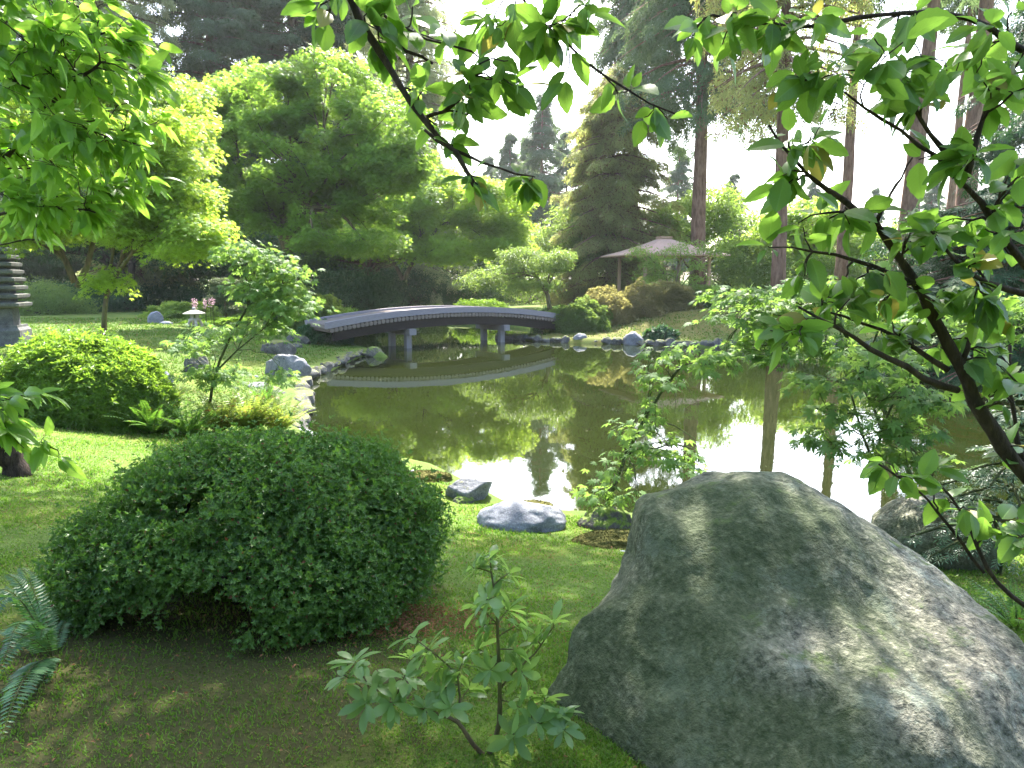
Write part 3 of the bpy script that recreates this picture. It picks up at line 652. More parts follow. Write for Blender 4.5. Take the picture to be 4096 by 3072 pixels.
# gravel path on the right bank
m, t, out = newmat('gravel_path'); p = position(t); bsdf(t, out, mix(t, (.26, .22, .21), (.42, .37, .36), noise(t, 30, 4, p)), .95, None, .1)
pts = [G(2750, 1196), G(2950, 1200), G(3200, 1203), G(3500, 1206), G(3900, 1210)]
pts = [(6.0, 40.5), (12.5, 38.5), (18, 37.0), (24, 36.5), (31, 38)]
mb = MB(); V = []
for x in np.linspace(5, 32, 60):
    y = np.interp(x, [q[0] for q in pts], [q[1] for q in pts])
    for o_ in (-.9, 0, .9): V.append((x, y + o_, hz(x, y + o_) + .02))
V = np.array(V); F4 = [[i * 3 + j, i * 3 + 3 + j, i * 3 + 4 + j, i * 3 + 1 + j] for i in range(59) for j in (0, 1)]
mb.add(V, F4=F4); tag(mb.build('path', m), 'pale gravel path behind the far bank', kind='structure')

# ================================================================ VEGETATION
BARK = barkmat('maple_bark', (.07, .055, .035), (.20, .15, .095), 12, .35)
BARKD = barkmat('dark_bark', (.018, .013, .010), (.065, .048, .036), 30)
BARKR = barkmat('fir_bark', (.10, .055, .035), (.26, .155, .11), 7)
TWIG = barkmat('green_stem', (.03, .045, .015), (.09, .10, .04), 30)
L_MAPLE = leafmat('maple_leaves', (.055, .115, .016), (.13, .22, .03), (.55, .75, .08), .52, .5, .25, .35)
L_MAPLED = leafmat('maple_leaves_deep', (.040, .095, .018), (.10, .19, .028), (.42, .66, .08), .52, .5, .25, .35)
L_MAPLEY = leafmat('maple_leaves_yellow', (.08, .155, .022), (.16, .26, .035), (.60, .82, .09), .54, .5, .25, .4)
L_NEAR = leafmat('near_maple_leaves', (.050, .12, .034), (.11, .20, .055), (.28, .46, .08), .42, .6, .18, 1.2)
L_CHER = leafmat('cherry_leaves', (.045, .11, .022), (.10, .19, .035), (.27, .50, .06), .48, .42, .5, 2.5, vein=True, dead=(.28, .26, .05), dead_p=.05)
L_CHERL = leafmat('bright_cherry_leaves', (.06, .135, .02), (.12, .225, .032), (.46, .78, .09), .54, .4, .4, 1.5, vein=True)
L_AZAL = leafmat('azalea_leaves', (.026, .080, .015), (.11, .22, .034), (.16, .36, .04), .30, .40, .4, 3.0, dead=(.13, .05, .02), dead_p=.012)
L_BOX = leafmat('bright_shrub_leaves', (.045, .11, .015), (.10, .20, .022), (.35, .58, .05), .42, .42, .4, 1.5)
L_SHRUB = leafmat('shrub_leaves', (.04, .09, .02), (.10, .17, .04), (.36, .52, .09), .42, .5, .3, .8)
L_SHRUBP = leafmat('pinkish_azalea_leaves', (.09, .115, .035), (.26, .19, .09), (.55, .52, .16), .4, .5, .3, .7)
L_DARK = leafmat('dark_hedge_leaves', (.018, .050, .016), (.055, .105, .030), (.12, .24, .05), .32, .5, .3, .6)
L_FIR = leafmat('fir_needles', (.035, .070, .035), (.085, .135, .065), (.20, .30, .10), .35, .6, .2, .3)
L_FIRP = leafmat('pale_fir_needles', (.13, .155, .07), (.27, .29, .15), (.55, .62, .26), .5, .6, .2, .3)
L_CEDAR = leafmat('cedar_needles', (.07, .11, .035), (.18, .19, .07), (.60, .66, .18), .5, .6, .2, .35, dead=(.20, .11, .05), dead_p=.12)
L_HEML = leafmat('hemlock_needles', (.016, .055, .022), (.045, .11, .035), (.08, .20, .04), .25, .5, .3, .5)
L_PINE = leafmat('pine_needles', (.06, .095, .04), (.14, .18, .08), (.2, .26, .08), .3, .5, .2, .8)
L_FERN = leafmat('fern_fronds', (.030, .10, .018), (.085, .20, .030), (.20, .42, .04), .4, .42, .4, 2, dead=(.25, .10, .03), dead_p=.01)
L_FERNP = leafmat('pale_fern_fronds', (.08, .15, .03), (.17, .24, .05), (.40, .52, .08), .42, .45, .3, 2, dead=(.30, .12, .04), dead_p=.05)
L_FERND = leafmat('sword_fern_fronds', (.022, .085, .030), (.060, .15, .05), (.12, .30, .05), .3, .35, .6, 2)
L_RHOD = leafmat('rhododendron_leaves', (.09, .18, .05), (.17, .28, .09), (.42, .66, .13), .42, .34, .5, 3)
L_COVER = leafmat('ground_cover_leaves', (.045, .105, .022), (.11, .20, .04), (.42, .62, .09), .45, .5, .3, .8)

def sway(a, b, r, n=6, k=.05):
    a = np.array(a, float); b = np.array(b, float); t = np.linspace(0, 1, n)[:, None]; P = a + (b - a) * t
    P[1:-1] += r.normal(scale=k * np.linalg.norm(b - a), size=(n - 2, 3)) * [1, 1, .2]; return P
def pads_px(l):                               # (px, py, dist, half width px, half height px, depth m)
    o = []
    for x, y, d, wx, hy, dz in l: o.append((W(x, y, d), (wx * d / F, dz, hy * d / F)))
    return o
def tree(name, label, seed, trunk_px, r0, pads, bark, leaf, n1, n2, n3, nleaf, spr, size, T=STAR, group=None, cat='tree', forks=None, flat=.18, droop=.35, tilt=.3, d=None, base=None, ext=None):
    """trunk_px: [(px,py,dist)] from base to fork; further stems in forks"""
    r = np.random.RandomState(seed); stems = [np.array([W(*q) for q in trunk_px])]
    if base is None:
        b = stems[0][0]; b[2] = hz(b[0], b[1]) - .05
    for f in (forks or []): stems.append(np.array([W(*q) for q in f]))
    root = empty(name, stems[0][0], label, cat, group); pads = pads_px(pads) if len(pads[0]) == 6 else pads
    mb = MB(); TT = in_pads(r, pads, n1 + n2 + n3, .5); lv = [TT[:n1], TT[n1:n1 + n2], TT[n1 + n2:]]
    lv[0] = lv[0] * .8 + .2 * stems[0][-1]
    tr = np.linspace(r0, r0 * .62, len(stems[0])); tr[0] *= 1.25
    for f in stems[1:]: mb.tube(f, np.linspace(r0 * .6, r0 * .32, len(f)), 7)
    # grow from the main stem; forked stems take part as already grown limbs
    all_ = stems[0]
    last = grow_multi(r, mb, stems, r0, lv)
    mb.build('trunk', bark, root, smooth=True)
    tips = np.array([p[-1] for p in last] + [p[len(p) // 2] for p in last[::2]])
    mb = MB(); leaf_sprays(r, mb, tips, max(1, int(nleaf / len(tips))), spr, size, T, flat, droop, tilt=tilt); mb.build('crown', leaf, root)
    return root
def grow_multi(r, mb, stems, r0, lv):
    # a virtual trunk that offers every stem's upper half as a start
    main = stems[0]; P = []; 
    class _: pass
    last = []; tr = np.linspace(r0, r0 * .6, len(main)); tr[0] *= 1.3
    nd = len(stems); T0 = lv[0]
    if nd == 1: return grow(r, mb, main, tr, lv)
    own = [[] for _ in stems]
    def near(t): return int(np.argmin([np.min(np.linalg.norm(s[len(s) // 3:] - t, axis=1)) + .25 * (i == 0) for i, s in enumerate(stems)]))
    L = [[[t for t in l if near(t) == i] for l in lv] for i in range(nd)]
    for i, s in enumerate(stems):
        if not any(len(q) for q in L[i]): continue
        if len(L[i][0]) == 0: L[i][0] = [s[-1] + r.normal(scale=.3, size=3)]
        if len(L[i][2]) == 0: continue
        last += grow(r, mb, s, np.linspace(r0 * (1 if i == 0 else .6), r0 * (.6 if i == 0 else .3), len(s)), [np.array(q) if len(q) else np.zeros((0, 3)) for q in L[i]])
    return last

# ---- conifers
def conifer(name, label, seed, base, h, rad, z0, mat, bark=BARKR, r0=.35, nb=150, per=46, size=.34, lean=(0, 0), group=None, droop=.35, shape=.8, prof=None, jag=.25, hang=.6):
    r = np.random.RandomState(seed); b = np.array(base, float); b[2] -= .1
    root = empty(name, b + [0, 0, .1], label, 'tree', group); tz = np.linspace(0, 1, 12)[:, None]
    P = b + np.hstack([tz * lean[0] * h, tz * lean[1] * h, tz * h]); P[1:, :2] += r.normal(scale=.03, size=(11, 2))
    mb = MB(); trr = r0 * (1 - .82 * tz[:, 0] ** 1.2); trr[0] *= 1.25; mb.tube(P, trr, 12); pos = []; X = []; Nn = []; 
    tt = np.sort(r.uniform(0, 1, nb)) ** .95
    for t in tt:
        z = z0 + (h - z0) * t; f = z / h; c = b + [lean[0] * z, lean[1] * z, z]; a = r.uniform(0, 2 * math.pi)
        L = rad * ((1 - t) ** shape + .06) * r.uniform(1 - jag, 1 + jag) if prof is None else rad * np.interp(t, *prof) * r.uniform(1 - jag, 1 + jag)
        d = np.array([math.cos(a), math.sin(a), 0]); s = np.linspace(0, 1, 5)[:, None]
        Q = c + d * L * s + np.array([0, 0, 1]) * (-droop * L * s ** 1.6 + .12 * L * s ** 3 + .06 * L * np.sin(s * 3.14))
        mb.tube(Q, np.linspace(max(.012, .022 * L), .008, 5), 4, cap=False)
        n = max(8, int(per * (L / rad + .25))); q = r.uniform(.12, 1, n) ** .8; k = np.clip(q * 4, 0, 3.999); i = k.astype(int); fr = (k - i)[:, None]
        pt = Q[i] * (1 - fr) + Q[i + 1] * fr; side = np.array([-d[1], d[0], 0]); sg = r.choice([-1, 1], n); w = r.uniform(0, 1, n) * .30 * L * (1.15 - q)
        pt = pt + side * (sg * w)[:, None] + np.array([0, 0, -1]) * (w * .25 + r.uniform(0, hang, n) * .5)[:, None]
        x = d * r.uniform(.3, 1, n)[:, None] + side * (sg * r.uniform(.1, .9, n))[:, None] + np.stack([r.normal(scale=.2, size=n), r.normal(scale=.2, size=n), -hang * r.uniform(.2, 1.2, n)], -1)
        pos.append(pt); X.append(x); Nn.append(np.stack([r.normal(scale=.5, size=n), r.normal(scale=.5, size=n), np.ones(n)], -1))
    mb.build('trunk', bark, root, smooth=True); pos = np.vstack(pos); mb = MB()
    place(mb, SPRAY, pos, np.vstack(X), np.vstack(Nn), size * r.uniform(.6, 1.25, len(pos))); mb.build('crown', mat, root); return root
def copy_tree(o, loc, scale, rz, label, group=None):
    c = o.copy(); COL.objects.link(c); c.location = loc; c.scale = (scale, scale, scale) if not hasattr(scale, '__len__') else scale; c.rotation_euler = (0, 0, rz); c['label'] = label
    if group: c['group'] = group
    for ch in o.children:
        k = ch.copy(); COL.objects.link(k); k.parent = c
    return c
def gp(px, d, z=None):                        # ground point at photo column px and distance d
    x = (px - 2048) / F * d * 1.0; x = W(px, 1126, d)[0]; return np.array([x, d, hz(x, d)])

# ---- shrubs
def shrub(name, label, seed, c, rad, leaf, n, T, size, lump=.12, lumps=2.2, cat='shrub', group=None, shell=.16, up=.5, stems=8, zmin=-.15, bark=BARKD, out=1.0, sq=.5, cuts=None, stray=0, fill=0.0):
    """a mound of leaves: c = foot centre; rad = (rx, ry, h)"""
    r = np.random.RandomState(seed); c = np.array(c, float); root = empty(name, c, label, cat, group); rad = np.array(rad, float)
    d = rdir(r, int(n * 2.2)); d = d[d[:, 2] > zmin - .05]; d = d[:n]; k = len(d)
    dd = np.sign(d) * np.abs(d) ** np.array([.9, .9, sq + .3]); dd = dd / (np.linalg.norm(dd, axis=1)[:, None] * .5 + .5)
    lum = 1 + lump * fbm(d * lumps, seed, 3) + .05 * fbm(d * 7, seed + 1, 2); dep = 1 - shell * r.uniform(0, 1, k) ** 2 - fill * r.uniform(0, 1, k)
    P = c + dd * rad * (lum * dep)[:, None]; P[:, 2] += rad[2] * .0
    nr = unit(d / rad)
    if cuts is not None: kk = cuts(P, d); P, nr, d = P[kk], nr[kk], d[kk]; k = len(P)
    if stray:
        j = r.choice(k, stray); P[j] += nr[j] * r.uniform(.02, .09, stray)[:, None] + np.array([0, 0, 1]) * r.uniform(0, .06, stray)[:, None]
    Nn = nr * out + np.array([0, 0, up]) + rdir(r, k) * .55
    mb = MB(); X = rdir(r, k); place(mb, T, P, X, Nn, size * r.uniform(.7, 1.25, k)); mb.build('foliage', leaf, root)
    mb = MB()
    for q in range(stems):
        e = c + rdir(r, 1, .6)[0] * rad * .62; e[2] = c[2] + abs(e[2] - c[2]) * .8 + .25 * rad[2]
        s0 = c + np.array([r.uniform(-.12, .12) * rad[0], r.uniform(-.12, .12) * rad[1], -.05]); mb.tube(sway(s0, e, r, 6, .07), np.linspace(.022, .006, 6) * (rad[0] ** .5), 5)
    mb.build('stem', bark, root); return root
ROS = [t_rosette(5, .40, 32, k) for k in range(3)]; ROS2 = t_rosette(5, .42, 45, 9, 2)

# 1. the big round azalea in front of the camera
bc = W(1072, 2400, 3.75); bc[2] = hz(bc[0], bc[1])
def bigcuts(P, d):
    th = np.arctan2(d[:, 1], d[:, 0]); front = d[:, 1] < 0
    # a raised, ragged skirt at the front left; a crease along the upper left
    low = bc[2] + .10 + .16 * (vnoise(np.stack([P[:, 0] * 3, P[:, 1] * 3, P[:, 0] * 0], -1), 3)) + .08
    k = ~(front & (P[:, 2] < low))
    l = (P[:, 2] - (bc[2] + .70 + .16 * (P[:, 0] - bc[0]))) + .05 * vnoise(P * 5, 7)
    k &= ~((np.abs(l) < .045 + .03 * vnoise(P * 2.5, 8)) & (P[:, 0] < bc[0] - .05) & (P[:, 0] > bc[0] - .85) & front)
    h = np.hypot(P[:, 0] - bc[0] - .04, (P[:, 2] - bc[2] - .26) * 1.5); k &= ~((h < .19 + .06 * vnoise(P * 8, 2)) & front)
    return k
azalea = shrub('azalea', 'large dark glossy round-clipped azalea mound in front of the camera', 101, bc, (1.06, 1.0, .90), L_AZAL, 60000, t_rosette(5, .52, 38, 4), .0225, lump=.16, lumps=2.2, shell=.22, up=.45, stems=26, zmin=.02, cuts=bigcuts, stray=2200, fill=.12)
# 2. bright round shrub
b2 = W(335, 1600, 10.2); b2[2] = hz(b2[0], b2[1])
shrub('azalea', 'bright lime green round shrub on the lawn beside the pagoda', 102, b2, (1.27, 1.1, 1.22), L_BOX, 17000, ROS[1], .075, lump=.08, shell=.2, up=.8, stems=20, zmin=-.02, stray=900)
# 3. clipped dome beyond the bridge
g = gp(1735, 44); shrub('clipped_shrub', 'small clipped dome shrub just above the crest of the bridge', 103, g, (.95, .9, .95), L_SHRUB, 5000, KITE, .11, lump=.03, stems=4)
# 4. azaleas at the right end of the bridge and along the slope
def S(px, d, rad, leaf, n, size, seed, label, T=KITE, zoff=0, **kw):
    g = gp(px, d); g[2] += zoff; return shrub(kw.pop('name', 'shrub'), label, seed, g, rad, leaf, n, T, size, **kw)
SH = [
 (2320, 32.5, (1.35, 1.1, 1.25), L_SHRUB, 9000, .10, 'spreading grey-green azalea hiding the right end of the bridge'),
 (2440, 33.5, (1.25, 1.1, 1.55), L_SHRUBP, 8000, .10, 'tall pale-tipped azalea behind the right end of the bridge'),
 (2560, 34.5, (1.2, 1.0, 1.55), L_SHRUBP, 8000, .10, 'reddish brown azalea below the left post of the pavilion'),
 (2690, 35.5, (1.25, 1.0, 1.25), L_SHRUBP, 8000, .10, 'bronze-leaved azalea in front of the pavilion bench'),
 (2800, 36.0, (.9, .8, 1.0), L_SHRUB, 5000, .10, 'small green shrub below the right post of the pavilion'),
 (2930, 36.5, (.9, .8, .95), L_SHRUB, 5000, .10, 'low green shrub where the gravel path starts'),
 (2200, 36.0, (.9, .8, .95), L_DARK, 4500, .10, 'dark round shrub behind the leaning tree at the bridge end'),
 (2300, 47, (1.9, 1.2, 1.5), L_SHRUBP, 7000, .13, 'sunlit orange-tinted azalea bank left of the two visitors'),
 (1955, 46, (1.3, 1.0, .95), L_BOX, 6000, .12, 'glowing yellow-green shrub right of the clipped dome'),
 (1870, 47, (.9, .8, .7), L_BOX, 4000, .12, 'small bright shrub right beside the clipped dome'),
 (1390, 47, (3.6, 2.0, 2.4), L_DARK, 14000, .16, 'dark evergreen rhododendron bank left of the centre maple'),
 (1610, 51, (3.6, 2.0, 2.5), L_DARK, 14000, .16, 'dark evergreen bank right behind the centre maple trunk'),
 (1880, 53, (3.2, 2.0, 2.2), L_DARK, 10000, .16, 'dark bank of shrubs behind the clipped dome'),
 (1340, 36.5, (1.6, 1.2, 1.0), L_BOX, 8000, .11, 'sunlit low shrub behind the left end of the bridge'),
 (1180, 33.0, (1.5, 1.1, 1.7), L_DARK, 9000, .10, 'dark green bush at the left end of the bridge'),
 (1240, 31.0, (1.2, 1.0, 2.0), L_SHRUB, 8000, .10, 'upright green bush right behind the maple sapling near the bridge'),
 (1290, 27.0, (1.1, .7, .75), L_FERND, 5000, .10, 'dark ferny bush under the left end of the bridge'),
 (1420, 27.3, (.8, .5, .6), L_SHRUB, 4000, .08, 'light shrub at the waterline under the left end of the bridge'),
 (330, 43, (3.6, 2.4, 1.8), L_HEML, 12000, .17, 'blue-green ground shrub behind the moss-covered maple trunk'),
 (140, 38, (2.6, 2.0, 1.6), L_SHRUB, 10000, .15, 'shaded green shrub directly behind the pagoda'),
 (600, 48, (4.0, 2.2, 1.6), L_HEML, 12000, .17, 'wide low shrub mass left of the standing stone'),
 (940, 46, (3.0, 2.4, 1.5), L_HEML, 10000, .17, 'shaded shrub behind the cloud-pruned pine'),
 (720, 35, (1.9, 1.2, .62), L_COVER, 8000, .10, 'low bright mat of leaves behind the stone lantern'),
 (860, 31, (1.6, .9, .35), L_BOX, 7000, .08, 'sunlit carpet of creeping leaves right of the stone lantern'),
 (1030, 38, (1.9, 1.2, .60), L_BOX, 7000, .10, 'sunlit low juniper mat left of the bridge'),
 (3000, 46, (3.2, 2, 3.2), L_SHRUB, 12000, .17, 'rounded shrub right of the pavilion'),
 (3300, 46, (3.0, 2, 2.6), L_BOX, 12000, .17, 'sunlit shrub behind the second fir trunk'),
 (3560, 45, (3.2, 2, 2.2), L_SHRUB, 12000, .16, 'green shrub mass under the third fir trunk'),
 (3850, 40, (3.2, 2, 2.6), L_HEML, 12000, .16, 'dark shrub mass at the far right bank'),
 (4150, 36, (3.2, 2, 2.6), L_HEML, 12000, .15, 'dark shrub cut off by the right edge of the view'),
 (3500, 33, (1.7, 1.3, 1.0), L_SHRUB, 7000, .11, 'low shrub on the slope behind the right maple'),
 (3750, 31, (1.9, 1.3, 1.1), L_DARK, 7000, .11, 'dark low shrub on the right bank slope'),
 (2100, 55, (3.4, 2, 2.6), L_SHRUB, 9000, .17, 'broad green shrub behind the leaning tree'),
 (2500, 52, (2.6, 2, 2.9), L_SHRUB, 9000, .17, 'green shrub left behind the pavilion'),
]
for i, (px, d, rad, leaf, n, size, lb) in enumerate(SH): S(px, d, rad, leaf, n, size, 200 + i, lb, lump=.48, lumps=2.9, stems=5, shell=.4, zmin=-.1, up=.6, T=(KITE if size > .1 else ROS2), )
S(2650, 29.3, (.65, .45, .42), L_HEML, 900, .26, 301, 'blue-green hosta clump at the waterline right of the rounded rock', T=OVATE6, name='hosta', cat='plant')

# far wood closing the view under the trees
def farwood(px0, px1, d0, h, n, seed, label, mat, size=.5):
    r = np.random.RandomState(seed); px = r.uniform(px0, px1, n); d = d0 + r.uniform(0, 9, n); x = (px - 2048) / F * d
    top = h * (1 + .45 * vnoise(np.stack([x * .35, d * .2, x * 0], -1), seed) + .2 * vnoise(np.stack([x * 1.3, d * .5, x * 0], -1), seed + 1)); z = height(x, d) + top * r.uniform(0, 1, n) ** .8
    mb = MB(); place(mb, KITE, np.stack([x, d, z], -1), rdir(r, n), rdir(r, n) + [0, -.3, .7], size * r.uniform(.6, 1.3, n)); tag(mb.build('undergrowth', mat), label, kind='stuff')
farwood(-700, 2050, 62, 6.5, 60000, 700, 'dark wood closing the view under the firs', L_DARK)
farwood(2900, 4700, 60, 3.4, 26000, 701, 'low green growth closing the view on the right', L_SHRUB)

# ---------------------------------------------------------------- garden trees
tree('maple_tree', 'broad deep green Japanese maple with a dense crown above the left bridge end', 401,
     [(1165, 1290, 30), (1155, 1120, 30), (1140, 980, 30)], .34,
     [(1050, 400, 30, 250, 120, 2.5), (1330, 330, 30, 190, 110, 2), (850, 500, 30, 120, 110, 2), (1520, 470, 30, 170, 150, 2), (1100, 610, 30, 330, 150, 3), (1450, 700, 30, 230, 110, 2.5), (1250, 850, 30, 320, 70, 2.5), (930, 760, 30, 130, 110, 2), (1600, 620, 29, 100, 110, 1.6), (1400, 960, 29, 230, 40, 2.0)],
     BARK, L_MAPLED, 16, 60, 480, 90000, .60, .125, group='maples round the pond', droop=.25,
     forks=[[(1150, 1000, 30), (1100, 880, 30), (980, 730, 30)], [(1150, 1000, 30), (1230, 850, 30.3), (1400, 700, 30)], [(1145, 990, 30), (1130, 820, 30.6), (1160, 600, 30.5)], [(1150, 980, 30), (1220, 830, 29.4), (1290, 600, 29.5)]])
tree('maple_tree', 'mossy-trunked maple with a sunlit right side behind the bright round shrub', 402,
     [(312, 1400, 18.5), (315, 1240, 18.5), (300, 1120, 18.5)], .155,
     [(250, 640, 18.5, 230, 100, 2), (520, 500, 18.5, 200, 80, 2), (620, 420, 19, 160, 50, 1.6), (420, 380, 18.5, 190, 70, 2), (300, 860, 18.5, 230, 60, 2), (130, 420, 19, 170, 110, 2), (60, 900, 18, 120, 70, 1.2), (740, 560, 19, 110, 50, 1.4), (700, 350, 19.5, 90, 40, 1.2)],
     BARK, L_MAPLE, 12, 44, 340, 50000, .5, .092, group='maples round the pond',
     forks=[[(300, 1130, 18.5), (260, 1040, 18.4), (160, 930, 18.4)], [(310, 1150, 18.5), (350, 1060, 18.6), (390, 900, 18.6)]])
tree('maple_tree', 'slender several-stemmed maple with yellow-green sprays right of the mossy trunk', 403,
     [(408, 1400, 17), (418, 1250, 17), (430, 1130, 17)], .075,
     [(480, 560, 17, 150, 40, 1.2), (650, 640, 17, 140, 36, 1.2), (540, 730, 17, 170, 36, 1.4), (730, 760, 17, 120, 26, 1.0), (620, 840, 17, 170, 26, 1.4), (800, 900, 16.5, 110, 20, .8), (560, 930, 17, 170, 22, 1.2), (720, 990, 16.5, 110, 18, .8), (380, 860, 17, 120, 40, 1.2), (430, 1115, 16.8, 75, 14, .4), (640, 500, 17, 100, 30, 1.0), (860, 960, 16.5, 60, 14, .5)],
     BARK, L_MAPLEY, 14, 50, 300, 36000, .42, .080, group='maples round the pond', droop=.25,
     forks=[[(425, 1180, 17), (480, 1050, 17), (560, 900, 17)], [(425, 1170, 17), (450, 1020, 17.2), (470, 820, 17)], [(430, 1150, 17), (530, 1010, 16.8), (650, 880, 16.8)]])
tree('maple_tree', 'glowing yellow-green maple with a forked pale trunk behind the crest of the bridge', 404,
     [(1622, 1205, 44), (1618, 1150, 44), (1610, 1110, 44)], .24,
     [(1700, 830, 44, 220, 80, 3), (1960, 810, 44, 160, 100, 3), (1560, 960, 44, 210, 60, 3), (1840, 990, 44, 210, 50, 3), (2010, 930, 45, 120, 80, 3), (1720, 720, 45, 130, 50, 2.5)],
     BARK, L_MAPLEY, 14, 50, 380, 60000, .75, .155, group='maples round the pond', droop=.25,
     forks=[[(1612, 1120, 44), (1570, 1040, 44), (1520, 960, 44)], [(1615, 1120, 44), (1660, 1030, 44), (1760, 900, 44)]])
tree('leaning_tree', 'small grey-green tree leaning left over the right end of the bridge', 405,
     [(2215, 1262, 33.8), (2190, 1180, 33.8), (2150, 1110, 33.8)], .12,
     [(2150, 1050, 34, 120, 38, 1.3), (1990, 1085, 34, 110, 30, 1.2), (2090, 1130, 34, 140, 26, 1.2), (2230, 1020, 34, 50, 26, .8), (1900, 1120, 34, 70, 22, .8), (2080, 1010, 34, 80, 20, .8)],
     BARK, L_SHRUB, 10, 30, 200, 15000, .42, .12, T=KITE)
tree('dogwood_tree', 'airy light green tree standing right in front of the pavilion roof', 406,
     [(2695, 1215, 37), (2700, 1140, 37), (2720, 1060, 37)], .07,
     [(2620, 1010, 37, 130, 34, 1.2), (2740, 985, 37, 80, 30, 1), (2590, 1080, 37, 60, 45, 1), (2800, 1080, 37, 70, 45, 1), (2870, 985, 37, 60, 36, 1), (2700, 1120, 37, 70, 40, 1)],
     BARK, L_COVER, 8, 30, 140, 4600, .36, .13, T=KITE, forks=[[(2697, 1190, 37), (2660, 1100, 37), (2600, 1030, 37)], [(2700, 1180, 37), (2760, 1100, 37), (2810, 1030, 37)]])
tree('dogwood_tree', 'leafy layered tree directly behind the pavilion roof', 407,
     [(2790, 1180, 49), (2785, 1100, 49), (2790, 1000, 49)], .2,
     [(2740, 870, 49, 210, 70, 3), (2950, 930, 49, 150, 100, 3), (2560, 960, 49, 150, 60, 2.5), (2850, 790, 49, 120, 50, 2.5), (3030, 1010, 48, 140, 60, 2.5)],
     BARK, L_COVER, 12, 44, 300, 24000, .8, .22, T=KITE)
tree('garden_tree', 'rounded mid green tree between the leaning tree and the pavilion', 408,
     [(2290, 1190, 48), (2295, 1080, 48), (2300, 1010, 48)], .18,
     [(2290, 890, 48, 100, 60, 2.5), (2420, 960, 48, 110, 70, 2.5), (2230, 980, 48, 90, 60, 2), (2350, 1040, 48, 120, 40, 2), (2120, 960, 50, 60, 50, 2)],
     BARK, L_SHRUB, 12, 40, 240, 18000, .7, .21, T=KITE)
tree('maple_tree', 'sunlit yellow-green maple between the second and third fir trunks', 409,
     [(3250, 1190, 50), (3250, 1080, 50), (3260, 990, 50)], .2,
     [(3250, 880, 50, 190, 80, 3), (3080, 960, 50, 110, 70, 2), (3430, 960, 50, 160, 70, 3), (3280, 1040, 50, 210, 40, 3)],
     BARK, L_MAPLEY, 12, 44, 260, 20000, .8, .22, group='maples round the pond')
tree('garden_tree', 'shaded green tree closing the view behind the right maple', 410,
     [(3800, 1200, 38), (3800, 1100, 38), (3790, 1000, 38)], .2,
     [(3800, 900, 38, 200, 90, 3), (3650, 1020, 38, 170, 70, 2.5), (3950, 1000, 38, 190, 100, 3), (4100, 860, 38, 140, 120, 3)],
     BARK, L_HEML, 12, 44, 260, 20000, .7, .18, T=KITE)
tree('cloud_pine', 'pale cloud-pruned pine with three stacked flat pads right of the stone lantern', 411,
     [(905, 1270, 32), (900, 1210, 32), (885, 1170, 32)], .07,
     [(885, 1125, 32, 34, 10, .4), (895, 1155, 32, 42, 9, .5), (880, 1195, 32, 52, 14, .6), (930, 1235, 32, 50, 16, .6), (965, 1130, 33, 40, 10, .4)],
     BARK, L_PINE, 5, 16, 130, 16000, .16, .075, T=KITE, flat=.25, droop=.1)
tree('garden_tree', 'dark broadleaf tree filling the shade left of the big maple', 412,
     [(520, 1260, 44), (520, 1150, 44), (530, 1050, 44)], .32,
     [(500, 900, 44, 300, 120, 4), (800, 960, 44, 200, 110, 4), (200, 900, 44, 260, 130, 4), (950, 860, 44, 180, 130, 3), (600, 760, 46, 300, 120, 4)],
     BARKD, L_DARK, 14, 50, 380, 30000, .9, .24, T=KITE)
tree('garden_tree', 'olive green tree behind the trunk of the big maple', 413,
     [(1480, 1200, 54), (1480, 1100, 54), (1480, 1000, 54)], .3,
     [(1400, 900, 54, 200, 100, 4), (1600, 900, 54, 180, 110, 4), (1250, 1000, 54, 170, 70, 3), (1850, 900, 56, 170, 110, 4)],
     BARKR, L_SHRUB, 12, 44, 330, 22000, .9, .26, T=KITE)

# ---------------------------------------------------------------- conifers
fir = conifer('fir_tree', 'huge dark fir towering over the big maple, left of its top', 420, gp(900, 56), 36, 6.2, 3, L_FIR, bark=BARK, r0=.55, nb=330, per=120, size=.62, shape=.55, droop=.28)
copy_tree(fir, gp(1210, 60), 1.02, 2.0, 'huge dark fir right above the top of the big maple')
copy_tree(fir, gp(420, 66), .95, 4.0, 'dark fir behind the pale tree at the upper left')
copy_tree(fir, gp(60, 58), .9, 1.0, 'dark fir behind the leaves of the top left corner')
copy_tree(fir, gp(-330, 50), .9, 5.0, 'dark fir cut off by the left edge')
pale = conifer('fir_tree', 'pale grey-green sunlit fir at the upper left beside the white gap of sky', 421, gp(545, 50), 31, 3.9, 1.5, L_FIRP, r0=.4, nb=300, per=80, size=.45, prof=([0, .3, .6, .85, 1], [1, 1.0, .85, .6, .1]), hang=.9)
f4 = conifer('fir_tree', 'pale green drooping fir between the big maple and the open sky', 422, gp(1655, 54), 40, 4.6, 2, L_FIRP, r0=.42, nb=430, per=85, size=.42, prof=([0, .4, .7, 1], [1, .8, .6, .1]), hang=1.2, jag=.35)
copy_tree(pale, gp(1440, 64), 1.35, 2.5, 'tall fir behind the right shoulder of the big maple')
cedar = conifer('cedar_tree', 'dense brown-green cedar left of the tallest fir trunk, behind the pavilion', 423, gp(2440, 47), 15.4, 3.3, .8, L_CEDAR, r0=.36, nb=260, per=120, size=.40, prof=([0, .3, .55, .8, .93, 1], [1.05, 1.0, .9, .62, .38, .1]), hang=.8, jag=.5)
dist = conifer('fir_tree', 'hazy distant fir, tallest of the pointed group in the gap of sky', 424, gp(2165, 84), 22.5, 5.2, 2, L_FIR, r0=.3, nb=150, per=60, size=.8, shape=.8, jag=.5)
